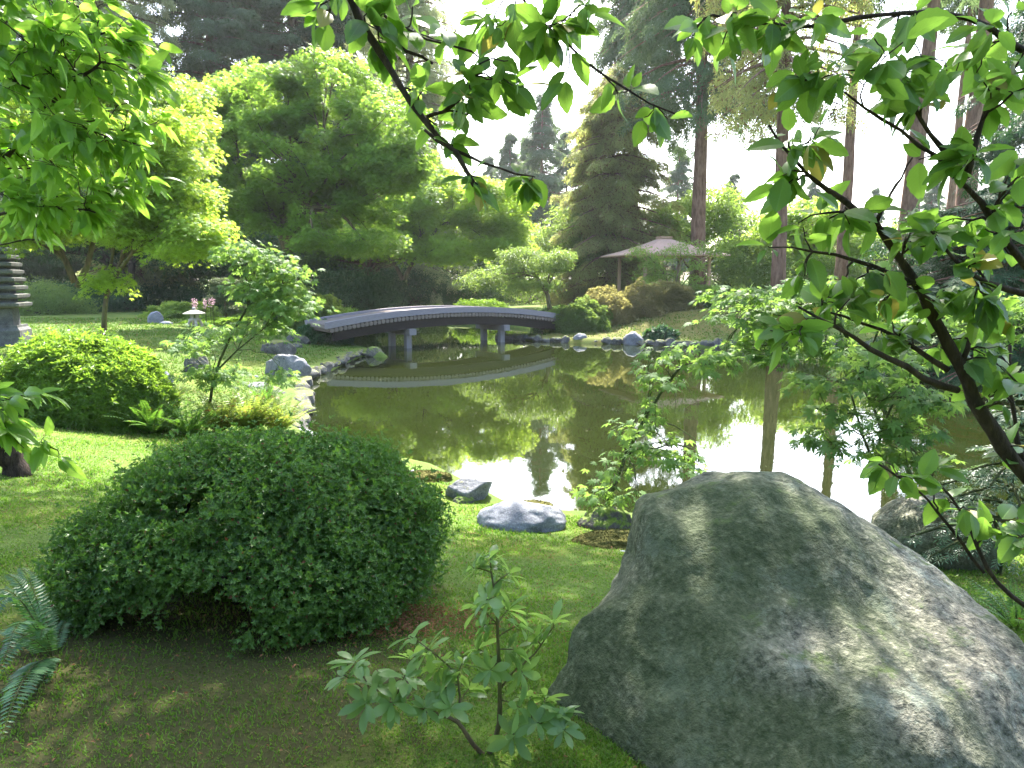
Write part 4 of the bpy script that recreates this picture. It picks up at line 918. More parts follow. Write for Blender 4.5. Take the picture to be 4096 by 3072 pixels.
for px, d, s, rz, lb in ((2040, 88, .84, 1, 'hazy distant fir at the left of the pointed group'), (2262, 90, .86, 2, 'hazy distant fir at the right of the pointed group'), (2110, 100, .9, 3, 'far pointed fir half behind the hazy group'),
                         (1960, 92, .75, 4, 'low distant fir at the far left of the gap of sky'), (2330, 98, .95, 5, 'distant fir beside the cedar'), (2920, 92, .62, 2, 'distant fir between the first two bare fir trunks'), (3240, 95, .62, 1, 'small distant fir left of the third bare trunk'), (3480, 96, .55, 3, 'small distant fir right of the third bare trunk'),
                         (3700, 90, .6, 4, 'small distant fir between the two right-hand trunks'), (2700, 96, .8, 5, 'distant fir left behind the tallest bare trunk')):
    copy_tree(dist, gp(px, d), s, rz, lb, 'distant firs in the gap of sky')
dist['group'] = 'distant firs in the gap of sky'
TALL = 'tall bare-trunked firs behind the far bank'
conifer('fir_tree', 'tall fir whose straight red-brown trunk rises just right of the pavilion', 430, gp(2790, 45), 30, 5.2, 12.5, L_FIR, r0=.50, nb=210, per=64, size=.55, lean=(-.016, 0), group=TALL, shape=.5, droop=.5, hang=1.6)
conifer('fir_tree', 'nearer fir with a dark-based trunk standing on the far lawn right of the pavilion', 431, gp(3118, 33), 24, 4.0, 9.5, L_CEDAR, r0=.34, nb=150, per=50, size=.42, lean=(-.03, 0), group=TALL, shape=.5, droop=.5, hang=1.4)
conifer('fir_tree', 'fir with a slim straight trunk in the middle of the right sky gap', 432, gp(3362, 43), 27, 4.5, 19.5, L_FIR, r0=.37, nb=140, per=50, size=.5, lean=(-.0, 0), group=TALL, shape=.5)
conifer('fir_tree', 'fir with a slightly leaning thick trunk right of the slim one', 433, gp(3605, 40), 26, 4.6, 18.5, L_FIR, r0=.55, nb=130, per=50, size=.5, lean=(.035, 0), group=TALL, shape=.5)
conifer('fir_tree', 'fir with the thickest trunk, at the upper right behind the cherry leaves', 434, gp(3830, 40), 27, 4.8, 18.5, L_FIR, r0=.60, nb=140, per=50, size=.5, lean=(.012, 0), group=TALL, shape=.5)
conifer('fir_tree', 'thin shaded fir trunk just left of the thickest one', 435, gp(3775, 52), 28, 4, 20, L_FIR, r0=.36, nb=100, per=45, size=.5, lean=(.01, 0), group=TALL, shape=.5)
conifer('fir_tree', 'fir whose hanging grey-green branches fill the sky above the cedar', 436, gp(2530, 56), 31, 3.9, 14.5, L_FIR, r0=.36, nb=200, per=60, size=.55, lean=(-.004, 0), group=TALL, shape=.5, droop=.7, hang=1.8)
conifer('hemlock_tree', 'dark feathery hemlock spreading behind the cherry branches at the right edge', 440, gp(4020, 19), 7.0, 3.0, .3, L_HEML, r0=.16, nb=170, per=120, size=.26, prof=([0, .5, .8, 1], [1, .9, .55, .12]), droop=.25, hang=.25)
conifer('hemlock_tree', 'shaded hemlock hanging into the top right corner', 441, gp(4330, 26), 20, 4.2, 7.5, L_HEML, r0=.3, nb=160, per=80, size=.36, droop=.5, hang=.9, shape=.5)

for i, (x, y, s, rz) in enumerate([(-7.5, -6.5, .42, 0), (-2.6, -9.0, .45, 1), (2.8, -9.0, .43, 2), (8.0, -6.5, .42, 3), (-12.5, 0.5, .45, 5)]):  # unseen firs added behind the camera to block sky light
    copy_tree(fir, (x, y, hz(x, y)), s, rz, '%s of the unseen dark firs added behind the viewer to block light' % ORD[i], 'unseen firs added to block light')
# ---------------------------------------------------------------- near maple saplings
tree('maple_sapling', 'slim leaning maple sapling with starry leaves growing from the dark shore rock', 450,
     [(2405, 2135, 6.9), (2440, 1990, 6.85), (2500, 1830, 6.8), (2570, 1690, 6.75), (2650, 1560, 6.7), (2720, 1470, 6.6)], .023,
     [(2700, 1400, 6.5, 140, 30, .5), (2830, 1440, 6.5, 110, 40, .4), (2620, 1500, 6.5, 90, 30, .35), (2540, 1730, 6.5, 110, 38, .4), (2650, 1790, 6.5, 120, 45, .45), (2760, 1840, 6.5, 70, 25, .3), (2460, 1860, 6.6, 70, 40, .35), (2430, 1990, 6.6, 90, 25, .35), (2540, 1985, 6.6, 60, 20, .3), (2600, 1600, 6.5, 60, 25, .3), (2570, 1660, 6.5, 40, 20, .2)],
     TWIG, L_NEAR, 12, 34, 120, 560, .15, .080, T=PALM, flat=.12, droop=.35, tilt=.2)
tree('maple_sapling', 'three-stemmed young maple with starry leaves between the two big boulders', 451,
     [(3488, 2230, 5.4), (3490, 2080, 5.4), (3492, 1930, 5.4), (3500, 1850, 5.4)], .020,
     [(3300, 1530, 5.2, 130, 26, .4), (3520, 1500, 5.2, 130, 30, .4), (3650, 1580, 5.2, 120, 40, .4), (3400, 1650, 5.2, 120, 26, .35), (3600, 1700, 5.2, 120, 30, .35), (3300, 1760, 5.2, 80, 40, .3), (3560, 1820, 5.2, 110, 20, .3), (3480, 1420, 5.2, 130, 24, .35), (3700, 1830, 5.2, 70, 20, .3)],
     TWIG, L_NEAR, 10, 32, 150, 950, .13, .072, T=PALM, flat=.12, droop=.3, tilt=.2,
     forks=[[(3498, 1860, 5.4), (3450, 1740, 5.4), (3400, 1560, 5.4)], [(3500, 1860, 5.4), (3530, 1710, 5.4), (3600, 1550, 5.4), (3650, 1440, 5.4)], [(3525, 1715, 5.4), (3490, 1620, 5.4), (3460, 1570, 5.4)]])
tree('maple_tree', 'layered pale maple with starry sprays reaching over the far water', 452,
     [(3700, 2350, 7.0), (3640, 1900, 7.0), (3480, 1500, 7.1), (3360, 1300, 7.1)], .03,
     [(3050, 1170, 7, 230, 26, .6), (3300, 1140, 7, 180, 30, .6), (2950, 1260, 7, 160, 22, .5), (3120, 1320, 7, 190, 24, .5), (3000, 1400, 6.9, 150, 22, .5), (3300, 1380, 7, 170, 30, .5), (3550, 1250, 7, 200, 40, .6), (4000, 1230, 6.5, 130, 60, .5), (3900, 1330, 6.5, 150, 40, .5), (3230, 1230, 7, 130, 20, .5), (3680, 1420, 6.8, 120, 40, .5)],
     TWIG, L_NEAR, 14, 44, 240, 2500, .18, .082, T=PALM, flat=.10, droop=.3, tilt=.2, group=None)
tree('maple_sapling', 'slender maple sapling with pale green sprays on the left lawn before the bridge', 453,
     [(820, 1660, 10.8), (850, 1540, 10.8), (880, 1440, 10.8), (930, 1330, 10.8), (990, 1230, 10.8)], .026,
     [(1050, 1150, 10.8, 140, 40, .6), (1180, 1210, 10.8, 110, 50, .6), (1010, 1030, 10.8, 120, 45, .5), (1140, 1090, 10.8, 90, 40, .5), (1090, 1290, 10.8, 110, 40, .5), (850, 1320, 10.8, 100, 26, .5), (760, 1370, 10.8, 80, 20, .4), (900, 1490, 10.8, 80, 26, .4), (780, 1480, 10.8, 70, 22, .4), (1100, 1500, 10.5, 60, 20, .3), (960, 985, 10.8, 90, 22, .4)],
     TWIG, L_NEAR, 14, 40, 200, 2100, .24, .092, T=PALM, flat=.14, droop=.35, tilt=.25,
     forks=[[(870, 1480, 10.8), (950, 1400, 10.7), (1060, 1310, 10.6)]])

# ---------------------------------------------------------------- cherry trees close to the camera
CH = t_ovate(11, .58, .09, .28, .45, .055); CHN = t_ovate(7, .40, .10, .40, .42, .04)
def leafy(r, mb, tw, per, size, T, uv, down=.5, spread=.9, nz=1.0, bias=(0, 0, 0)):
    """leaves set along twigs, hanging outwards and down"""
    pos = []; X = []
    for pts in tw:
        k = r.uniform(.15, 1.0, per) * (len(pts) - 1.001); k[-1] = len(pts) - 1.001; i = k.astype(int); f = (k - i)[:, None]
        p = pts[i] * (1 - f) + pts[i + 1] * f; t = unit(pts[i + 1] - pts[i]); s = unit(np.cross(t, rdir(r, per)))
        x = t * r.uniform(.2, .9, per)[:, None] + s * spread - np.array([0, 0, 1]) * r.uniform(.2, 1.0, per)[:, None] * down * 2 + np.array(bias)
        pos.append(p); X.append(x)
    pos = np.vstack(pos); X = np.vstack(X); n = len(pos)
    Nn = np.stack([r.normal(scale=.6, size=n), r.normal(scale=.6, size=n), np.full(n, nz)], -1)
    place(mb, T, pos + unit(X) * size * .12, X, Nn, size * r.uniform(.48, 1.3, n), uv)
def cherry(name, label, seed, stems, radii, pads, counts, per, size, T, leaf, down=.5, bias=(0, 0, 0), spread=.9, sub=.22):
    r = np.random.RandomState(seed); stems = [np.array(s, float) for s in stems]
    root = empty(name, stems[0][0], label, 'tree'); mb = MB(); last = []
    n1, n2 = counts; TT = in_pads(r, pads, n1 + n2, .3); T1, T2 = TT[:n1], TT[n1:]
    P = []; Rd = []; D = []
    for s, (a, b) in zip(stems, radii):
        # resample smoothly
        u = np.concatenate([[0], np.cumsum(np.linalg.norm(np.diff(s, axis=0), axis=1))]); q = np.linspace(0, u[-1], max(8, int(u[-1] / .06)))
        C = np.stack([np.interp(q, u, s[:, k]) for k in range(3)], -1); C2 = C.copy()
        for _ in range(2): C2[1:-1] = (C2[:-2] + 2 * C2[1:-1] + C2[2:]) / 4
        C2[1:-1] += r.normal(scale=.003, size=(len(C2) - 2, 3)); rr = np.linspace(a, b, len(C2)) * (1 + .09 * r.normal(size=len(C2)))
        mb.tube(C2, rr, 8); P += [*C2]; Rd += [*rr]; D += [*unit(np.gradient(C2, axis=0))]
    P, Rd, D = np.array(P), np.array(Rd), np.array(D)
    for T_, final in ((T1, False), (T2, True)):
        newP, newR, newD = [], [], []
        for t in T_:
            v = t - P; dd = np.linalg.norm(v, axis=1) + 1e-6; i = int(np.argmin(dd * (1.4 - .6 * (v * D).sum(1) / dd))); 
            if dd[i] > 1.4: continue
            pts = bez(P[i], t, unit(D[i] * .6 + v[i] / dd[i] * .6), 6, .0); pts[1:-1] += r.normal(scale=.03 * dd[i], size=(4, 3))
            r0 = min(Rd[i] * .75, .003 + dd[i] * .011); rr = np.linspace(r0, .0016, 6); mb.tube(pts, rr, 5, cap=False)
            newP += [*pts[1:]]; newR += [*rr[1:]]; newD += [*unit(np.gradient(pts, axis=0))[1:]]
            last.append(pts)
        if newP: P, Rd, D = np.vstack([P, newP]), np.concatenate([Rd, newR]), np.vstack([D, newD])
    mb.build('trunk', BARKD, root, smooth=True)
    mb = MB(); uv = []; leafy(r, mb, last, per, size, T, uv, down, spread, 1.0, bias); mb.build('crown', leaf, root, uv=np.vstack(uv)); return root
# right cherry
q = lambda l, d0, d1=None: [W(x, y, d0 + ((d1 if d1 is not None else d0) - d0) * i / max(1, len(l) - 1)) for i, (x, y) in enumerate(l)]
g0 = np.array([2.35, 2.35, 0]); g0[2] = hz(2.35, 2.35) - .05
stems = [[g0, (2.12, 2.2, 1.35)] + q([(4230, 2020), (4070, 1860), (3960, 1720), (3880, 1580), (3830, 1470), (3800, 1400), (3760, 1290), (3700, 1190), (3658, 1135), (3603, 1030), (3504, 889), (3360, 790), (3208, 697), (3130, 600), (3075, 500)], 2.05, 2.0),
  q([(3504, 889), (3590, 730), (3650, 630)], 2.0), q([(3658, 1135), (3547, 1104), (3405, 1024), (3250, 1000), (3080, 990)], 2.0),
  [(2.2, 2.4, 1.1)] + q([(4330, 1500), (4200, 1200), (4072, 1024), (3961, 876), (3874, 741), (3751, 636), (3677, 586), (3590, 518), (3480, 440), (3380, 370)], 1.95, 1.9),
  q([(3856, 728), (3782, 586), (3720, 537), (3646, 401), (3560, 250)], 1.9), q([(3868, 710), (3893, 555), (3936, 457), (3985, 358), (4090, 235)], 1.9),
  q([(3831, 1561), (3769, 1549), (3664, 1499), (3566, 1444), (3442, 1370), (3381, 1333), (3282, 1258), (3195, 1228)], 2.03, 1.9),
  q([(3794, 1481), (3677, 1407), (3597, 1351), (3411, 1271), (3300, 1246)], 2.03, 2.1), q([(3844, 1456), (3874, 1357), (3905, 1228), (3925, 1120)], 2.03, 2.1),
  q([(4300, 1240), (4090, 1172), (3936, 1135), (3831, 1092), (3788, 1024), (3740, 940)], 1.95, 1.9),
  [(2.2, 2.4, 1.2)] + q([(4150, 2100), (4090, 1857), (4035, 1580), (4016, 1487), (4040, 1380)], 2.15),
  q([(4110, 2430), (3979, 2350), (3936, 2264), (3893, 2128), (3844, 2043), (3782, 1938), (3683, 1864)], 2.1, 2.05), q([(3936, 2290), (3830, 2150), (3726, 2012), (3600, 1900), (3516, 1857)], 2.12, 2.05),
  [(2.2, 2.3, 3.2)] + q([(4200, 300), (3900, 60), (3600, 40), (3300, 100), (3050, 110), (2850, 60)], 1.95, 1.9)]
rad_ = [(.045, .0032), (.007, .002), (.007, .002), (.030, .003), (.009, .003), (.009, .003), (.011, .003), (.009, .003), (.007, .003), (.011, .004), (.014, .005), (.008, .003), (.006, .003), (.014, .003)]
pads = pads_px([(2850, 130, 1.9, 140, 50, .12), (3130, 110, 1.9, 150, 60, .15), (3370, 280, 1.85, 230, 60, .2), (3220, 330, 1.9, 130, 50, .12), (3560, 120, 1.9, 130, 70, .15), (3650, 330, 1.9, 100, 60, .15), (3950, 330, 1.9, 140, 80, .2), (4020, 100, 1.9, 90, 80, .15), (3180, 560, 2, 90, 60, .12), (3120, 720, 2, 60, 70, .1), (3330, 880, 2, 140, 70, .15), (3650, 900, 2, 150, 70, .15), (3930, 980, 1.95, 150, 100, .2), (3580, 1080, 2, 110, 50, .15), (3400, 1180, 2, 150, 50, .15), (3150, 1120, 1.95, 110, 50, .12), (3130, 1340, 1.9, 60, 50, .1), (3800, 1180, 2, 130, 50, .15), (4000, 1300, 2, 90, 70, .15), (3880, 1400, 2, 90, 50, .15), (4040, 1560, 2, 60, 70, .15), (3650, 1330, 2, 110, 45, .15), (3050, 1000, 1.95, 70, 30, .1), (3660, 1880, 2.05, 110, 25, .12), (3850, 1980, 2.05, 100, 50, .12), (4020, 2120, 2.05, 70, 70, .12), (4060, 1800, 2.05, 40, 80, .1), (3500, 1850, 2.05, 60, 22, .08), (4060, 700, 1.9, 60, 150, .15), (3780, 620, 1.9, 90, 60, .12)])
cherry('cherry_tree', 'cherry tree with dark curving limbs and big toothed leaves framing the right side', 501, stems, rad_, pads, (64, 140), 4, .080, CH, L_CHER, down=.26)
rc_ = bpy.data.objects['cherry_tree']
# overhead cherry
oh = [[(-.7, -2.2, .95), (-.75, -2.0, 2.2), (-.5, -1.3, 3.8), (-.1, -.3, 4.5), (0.0, .9, 4.3), (-.45, 1.6, 3.6)] + q([(1385, -60), (1400, 40), (1450, 100), (1510, 190), (1560, 270), (1600, 345), (1660, 420), (1690, 475), (1700, 520), (1735, 570), (1800, 578), (1840, 600), (1860, 660), (1890, 720), (1918, 770)], 1.9, 1.8),
  q([(1692, 475), (1760, 465), (1830, 400), (1880, 350), (1900, 270)], 1.88, 1.8), [(0.0, .9, 4.3), (-.3, 1.5, 3.7)] + q([(1440, -60), (1490, 60), (1560, 80), (1650, 130), (1740, 170), (1800, 195), (1885, 205)], 1.95, 1.85),
  q([(1455, 10), (1500, 100), (1540, 150), (1640, 215), (1730, 255)], 1.93, 1.85), q([(1700, 520), (1800, 600), (1950, 660), (2080, 700), (2130, 705)], 1.88, 1.8),
  [(0.0, .9, 4.3), (.1, 1.5, 3.7)] + q([(2020, -60), (2150, 60), (2300, 220), (2400, 300), (2500, 360), (2620, 420), (2700, 455)], 1.8, 1.7),
  [(-.1, -.3, 4.5), (-1.0, 1.6, 5.4), (-1.5, 3.6, 6.2)], [(0, .9, 4.3), (.6, 2.8, 5.2), (1.2, 4.8, 6.5)]]
rad_ = [(.10, .0045), (.006, .003), (.010, .003), (.007, .003), (.005, .002), (.008, .002), (.04, .01), (.04, .01)]
pads = pads_px([(1290, 60, 1.9, 50, 30, .06), (1530, 120, 1.9, 70, 50, .1), (1640, 60, 1.9, 110, 30, .1), (1690, 400, 1.88, 70, 40, .08), (1800, 330, 1.85, 80, 40, .1), (1880, 400, 1.85, 70, 50, .1), (1900, 740, 1.8, 50, 35, .06), (1790, 120, 1.9, 80, 40, .1), (1960, 80, 1.85, 90, 40, .1), (2180, 110, 1.8, 90, 60, .1), (2060, 320, 1.8, 70, 60, .1), (2270, 330, 1.78, 50, 40, .08), (2520, 340, 1.75, 80, 25, .08), (2570, 470, 1.72, 60, 25, .06), (2680, 460, 1.7, 60, 25, .06), (1730, 510, 1.88, 40, 20, .06), (2120, 700, 1.8, 50, 30, .06), (1850, 560, 1.85, 60, 25, .06), (2330, 60, 1.8, 60, 40, .1)])
pads += [(np.array(c), s) for c, s in (((-1.8, 3.4, 5.9), (1.6, 1.1, .5)), ((1.2, 4.6, 6.3), (1.4, 1.0, .5)))]  # crown pads added overhead, out of view, to shade the foreground
def overhead():
    near = pads[:19]; far = pads[19:]; far += [(np.array(c), s_) for c, s_ in (((-1.3, 6.4, 7.0), (1.6, 1.4, .6)),)]
    o = cherry('cherry_tree', 'cherry tree hanging bare dark twigs with broad leaves into the top centre of the view', 502, oh, rad_, near, (26, 44), 4, .072, CH, L_CHER, down=.30)
    r = np.random.RandomState(9); mb = MB(); tw = []
    TT = in_pads(r, far, 230, .2); P = np.vstack([np.array(s) for s in oh[6:]] + [np.array(oh[0][:5])])
    for t in TT:
        i = int(np.argmin(np.linalg.norm(P - t, axis=1))); a = P[i]; 
        if np.linalg.norm(a - t) > 2.2: a = t + unit(a - t) * 1.0
        pts = bez(a, t, unit(t - a), 5); mb.tube(pts, np.linspace(.012, .003, 5), 4, cap=False); tw.append(pts)
    mb.build('branches', BARKD, o); mb = MB(); tips = np.array([p[-1] for p in tw])
    leaf_sprays(r, mb, tips, 34, .42, .10, OVATE, .25, .3); mb.build('shade_crown', L_CHERL, o)  # out-of-view leaves, added for the shade they cast
overhead()
# left cherry
b = G(85, 1905); b[2] -= .05
stems = [[b, W(30, 1810, b[1]), W(-70, 1650, b[1] - .2), W(-200, 1350, b[1] - .5), W(-260, 1000, 5.4), W(-200, 800, 4.6)],
  [W(-200, 800, 4.6)] + q([(-60, 720), (68, 586), (142, 481), (265, 352), (400, 250)], 3.9, 3.5), [W(-260, 1000, 5.4)] + q([(-100, 300), (50, 210), (230, 190), (420, 130)], 4.0, 3.6), q([(140, 478), (330, 510), (480, 560), (560, 580)], 3.7, 3.6),
  [W(-200, 800, 4.6)] + q([(-60, 880), (80, 830), (260, 820), (380, 850)], 3.9, 3.6), [W(-260, 1000, 5.4)] + q([(-60, 1000), (60, 960), (160, 960)], 4.0), [W(-70, 1650, b[1] - .2)] + q([(-120, 1700), (-20, 1670), (30, 1600)], 3.3, 3.2), [W(-70, 1650, b[1] - .2)] + q([(-100, 1740), (0, 1750), (120, 1768), (230, 1800)], 3.4, 3.2), [W(-260, 1000, 5.4)] + q([(-160, -80), (100, -60), (350, 40)], 4.2, 3.8)]
rad_ = [(.105, .05), (.028, .006), (.02, .005), (.008, .003), (.016, .004), (.012, .004), (.010, .003), (.008, .003), (.02, .004)]
pads2 = pads_px([(90, 130, 3.6, 160, 110, .5), (330, 170, 3.6, 130, 80, .4), (470, 80, 3.8, 60, 30, .3), (150, 350, 3.6, 160, 90, .5), (420, 320, 3.6, 120, 50, .4), (560, 300, 3.5, 60, 30, .2), (250, 540, 3.6, 160, 70, .4), (480, 570, 3.6, 110, 40, .3), (100, 700, 3.6, 140, 70, .4), (330, 690, 3.6, 120, 50, .4), (240, 830, 3.6, 120, 45, .3), (60, 880, 3.6, 80, 50, .3), (-150, 300, 3.8, 130, 300, .5), (30, 20, 3.8, 200, 60, .5), (280, 60, 3.8, 120, 50, .4), (160, 620, 4, 150, 80, .4), (180, 250, 4, 180, 80, .4), (640, 330, 3.7, 60, 20, .2), (520, 460, 3.7, 80, 30, .2), (600, 190, 3.8, 70, 22, .2), (420, 760, 3.7, 100, 30, .2), (560, 700, 3.7, 60, 20, .2),
  (60, 1560, 3.2, 70, 30, .2), (180, 1580, 3.2, 60, 20, .2), (40, 1680, 3.2, 50, 40, .15), (190, 1770, 3.2, 70, 25, .15), (260, 1830, 3.2, 40, 20, .1), (-30, 1620, 3.2, 60, 60, .2)])
pads2_shade = [(np.array(c), s_) for c, s_ in (((-1.6, 10.6, 8.2), (1.8, 1.6, .7)), ((-4.8, 10.4, 8.4), (2.0, 1.8, .8)))]  # unseen pads added above the left cherry to shade the lawn
lc_ = cherry('cherry_tree', 'cherry tree with long drooping bright leaves, its trunk leaning out at the left edge', 503, stems, rad_, pads2, (90, 430), 5, .112, CHN, L_CHERL, down=.28, spread=.8, bias=(.75, -.1, -.12))
def add_shade_crown(o, pads, n, start, k, leaf, seed, sun_gap=None):  # adds limbs and leaves above the view that only cast shade
    r = np.random.RandomState(seed); mb = MB(); start = np.array(start, float); tw = []
    C = [np.array(p[0]) for p in pads]
    for c in C: mb.tube(bez(start, c, np.array([0, 0, .8]), 10), np.linspace(.05, .015, 10), 6)
    for t in in_pads(r, pads, n, .2):
        if sun_gap and math.hypot(t[0] - sun_gap[0], t[1] - sun_gap[1]) < sun_gap[2]: continue
        a = C[int(np.argmin([np.linalg.norm(t - c) for c in C]))]; pts = bez(a, t, unit(t - a), 5); mb.tube(pts, np.linspace(.012, .003, 5), 4, cap=False); tw.append(t)
    mb.build('branches', BARKD, o); mb = MB(); leaf_sprays(r, mb, np.array(tw), k, .42, .11, OVATE, .25, .3); mb.build('shade_crown', leaf, o)
RC_SHADE = [(np.array(c), s_) for c, s_ in (((0.2, 8.2, 7.9), (1.6, 1.6, .8)), ((2.0, 8.3, 7.9), (1.6, 1.6, .8)), ((3.8, 7.4, 7.6), (1.6, 1.7, .8)), ((1.0, 10.1, 8.3), (1.8, 1.3, .7)), ((-1.6, 9.6, 8.2), (1.7, 1.4, .7)), ((3.2, 10.0, 8.3), (1.8, 1.3, .7)), ((-.2, 6.4, 7.2), (1.6, 1.1, .7)), ((2.6, 6.2, 7.2), (1.6, 1.2, .7)), ((.3, 11.9, 8.9), (2.2, 1.2, .6)))]  # unseen crown pads added to keep sun off the near lawn
add_shade_crown(rc_, RC_SHADE, 900, (2.2, 2.4, 3.2), 34, L_CHER, 14, (1.5, 7.3, .62))  # gap in the added crown lets sun reach the boulder top
add_shade_crown(lc_, pads2_shade, 330, W(-260, 1000, 5.4), 34, L_CHERL, 12)

# ---------------------------------------------------------------- foreground rhododendron
def rhodo():
    r = np.random.RandomState(77); D = 2.12; g = W(1950, 3075, D); g[2] = hz(g[0], g[1]) - .02
    root = empty('rhododendron', g, 'small young rhododendron with whorls of pale green leaves standing left of the big boulder', 'shrub')
    st = [[g] + q([(1962, 3000), (1999, 2912), (2000, 2758), (1993, 2603), (1987, 2418), (1965, 2290)], D, D - .02), [g] + q([(1930, 3020), (1888, 2974), (1832, 2881), (1734, 2850), (1600, 2822), (1500, 2800)], D, D - .1),
          q([(1999, 2758), (2048, 2690), (2140, 2616), (2215, 2505)], D, D + .03), q([(1990, 2960), (2090, 2900), (2170, 2895), (2240, 2915)], D, D - .05), q([(1834, 2885), (1840, 2790), (1830, 2700)], D - .02)]
    rr = [(.0095, .003), (.0085, .003), (.004, .002), (.004, .002), (.005, .003)]; mb = MB(); P = []
    for s, (a, b_) in zip(st, rr):
        s = np.array(s); u = np.concatenate([[0], np.cumsum(np.linalg.norm(np.diff(s, axis=0), axis=1))]); t = np.linspace(0, u[-1], 16); C = np.stack([np.interp(t, u, s[:, k]) for k in range(3)], -1)
        C[1:-1] = (C[:-2] + C[1:-1] * 2 + C[2:]) / 4; mb.tube(C, np.linspace(a, b_, 16), 8); P += [*C[3:]]
    P = np.array(P)
    wh = [(1420, 2645, -.1), (1375, 2700, -.12), (1640, 2545, -.05), (1700, 2590, 0), (1500, 2745, -.1), (1620, 2700, -.1), (1760, 2760, -.05), (1570, 2810, -.12), (1850, 2650, 0), (1460, 2810, -.15), (1700, 2830, -.08), (1800, 2830, -.1), (1750, 2660, .05),
          (1960, 2230, 0), (2040, 2290, .02), (1890, 2270, 0), (1945, 2400, -.03), (2040, 2430, .05), (1930, 2500, 0), (2080, 2500, 0), (1900, 2590, .05), (2060, 2600, 0), (2140, 2560, .04), (2210, 2480, .05), (1960, 2680, -.05), (2090, 2690, 0), (1900, 2420, .06),
          (2080, 2830, -.04), (2150, 2890, -.06), (2240, 2850, -.03), (2260, 2920, -.08), (2120, 2780, .04), (2050, 2950, -.06), (1880, 2750, .06), (1650, 2620, .08), (2180, 2790, .05)]
    pos = []; X = []; Nn = []
    for x, y, dd in wh:
        t = W(x, y, D + dd); i = int(np.argmin(np.linalg.norm(P - t, axis=1) + .5 * np.maximum(0, P[:, 2] - t[2]))); pts = bez(P[i], t, np.array([0, 0, .2]) + unit(t - P[i]), 6); mb.tube(pts, np.linspace(.0028, .0016, 6), 5, cap=False)
        ax = unit(pts[-1] - pts[-2] + np.array([0, 0, .6]) * np.linalg.norm(pts[-1] - pts[-2])); n = r.randint(8, 13); a0 = r.uniform(0, 6.28)
        s1 = unit(np.cross(ax, [1, .2, 0])); s2 = np.cross(ax, s1)
        for k in range(n):
            a = a0 + k * 2.4 + r.uniform(-.2, .2); e = r.uniform(.05, .75); d_ = (s1 * math.cos(a) + s2 * math.sin(a)) * math.cos(e) + ax * math.sin(e)
            pos.append(pts[-1] - ax * r.uniform(0, .02)); X.append(d_); Nn.append(ax * 1.2 - d_ * .3 + rdir(r, 1)[0] * .2)
        for k in range(2):
            f = pts[r.randint(2, 5)]; d_ = rdir(r, 1)[0] + [0, 0, -.1]; pos.append(f); X.append(d_); Nn.append(np.array([0, 0, 1.]))
    mb.build('stem', BARK, root, smooth=True); mb = MB(); n = len(pos)
    place(mb, t_ovate(6, .36, .07, .28, .62), np.array(pos), np.array(X), np.array(Nn), .080 * r.uniform(.6, 1.15, n)); mb.build('foliage', L_RHOD, root, smooth=True)
rhodo()

# ---------------------------------------------------------------- ferns
def fern(label, seed, c, n, L, mat, tipsdir=None, pin=22, wid=.16, elev=(35, 75), strap=False, name='fern', fr=None):
    r = np.random.RandomState(seed); c = np.array(c, float); mb = MB(); st = MB()
    arcs = []
    if fr is not None: arcs = [np.array(a, float) for a in fr]
    for k in range(n):
        a = r.uniform(0, 2 * math.pi); e = R(r.uniform(*elev)); l = L * r.uniform(.65, 1.1); d = np.array([math.cos(a), math.sin(a), 0]); t = np.linspace(0, 1, 9)
        P = c + d * (l * np.cos(e) * t * (1 + .3 * t))[:, None] + np.array([0, 0, 1]) * (l * (math.sin(e) * t - (.55 if elev[1] < 60 else .28) * t ** 2.4))[:, None] + d * .02
        arcs.append(P)
    pos = []; X = []; Nn = []; S = []
    for P in arcs:
        l = np.linalg.norm(np.diff(P, axis=0), axis=1).sum(); st.tube(P, np.linspace(.0035, .001, len(P)) * max(.6, l), 4, cap=False)
        t = np.linspace(.10, .99, pin) * (len(P) - 1.001); i = t.astype(int); f = (t - i)[:, None]; p = P[i] * (1 - f) + P[i + 1] * f; T = unit(P[i + 1] - P[i])
        s = unit(np.cross(T, [0, 0, 1.]) + 1e-6); u = np.linspace(.10, .99, pin); w = wid * l * np.sin(np.pi * np.clip(u, 0, 1) ** .62) ** .7 + .004
        nr = np.cross(s, T)
        for sg in (1, -1):
            pos.append(p); X.append(s * sg + T * .35 + nr * -.12); Nn.append(nr + rdir(r, pin) * .15); S.append(w * r.uniform(.85, 1.1, pin))
    place(mb, t_kite(.30, .03, .10) if not strap else t_kite(.34, .02, .05), np.vstack(pos), np.vstack(X), np.vstack(Nn), np.concatenate(S))
    root = empty(name, c, label, 'fern', None); mb.build('frond', mat, root); st.build('stalk', TWIG, root); return root
for i, (px, py, n, L, mt, lb) in enumerate([(500, 1690, 46, .85, L_FERN, 'dark green fern clump right under the bright round shrub'), (610, 1735, 46, .85, L_FERN, 'second dark green fern clump, between the bright shrub and the pale ferns'), (760, 1745, 34, .75, L_FERN, 'small dark green fern clump next to the pale ferns'),
      (880, 1730, 50, 1.0, L_FERNP, 'pale yellow-green fern clump behind the left of the big round azalea'), (1000, 1730, 54, 1.05, L_FERNP, 'pale fern clump in the middle behind the big round azalea'), (1120, 1730, 44, .9, L_FERNP, 'pale fern clump spilling over the waterline'), (1060, 1640, 36, .8, L_FERN, 'green fern behind the pale fern clumps'), (700, 1600, 24, .5, L_FERNP, 'sparse pale fern in front of the sunlit pinkish stone')]):
    g = G(px, py); fern(lb, 600 + i, g, n, L, mt, pin=20, wid=.13, elev=(40, 80))
def arc(a, b_, h, n=9):
    a, b_ = np.array(a), np.array(b_); t = np.linspace(0, 1, n)[:, None]; return a + (b_ - a) * t + np.array([0, 0, 1]) * h * np.sin(t * math.pi * .9)
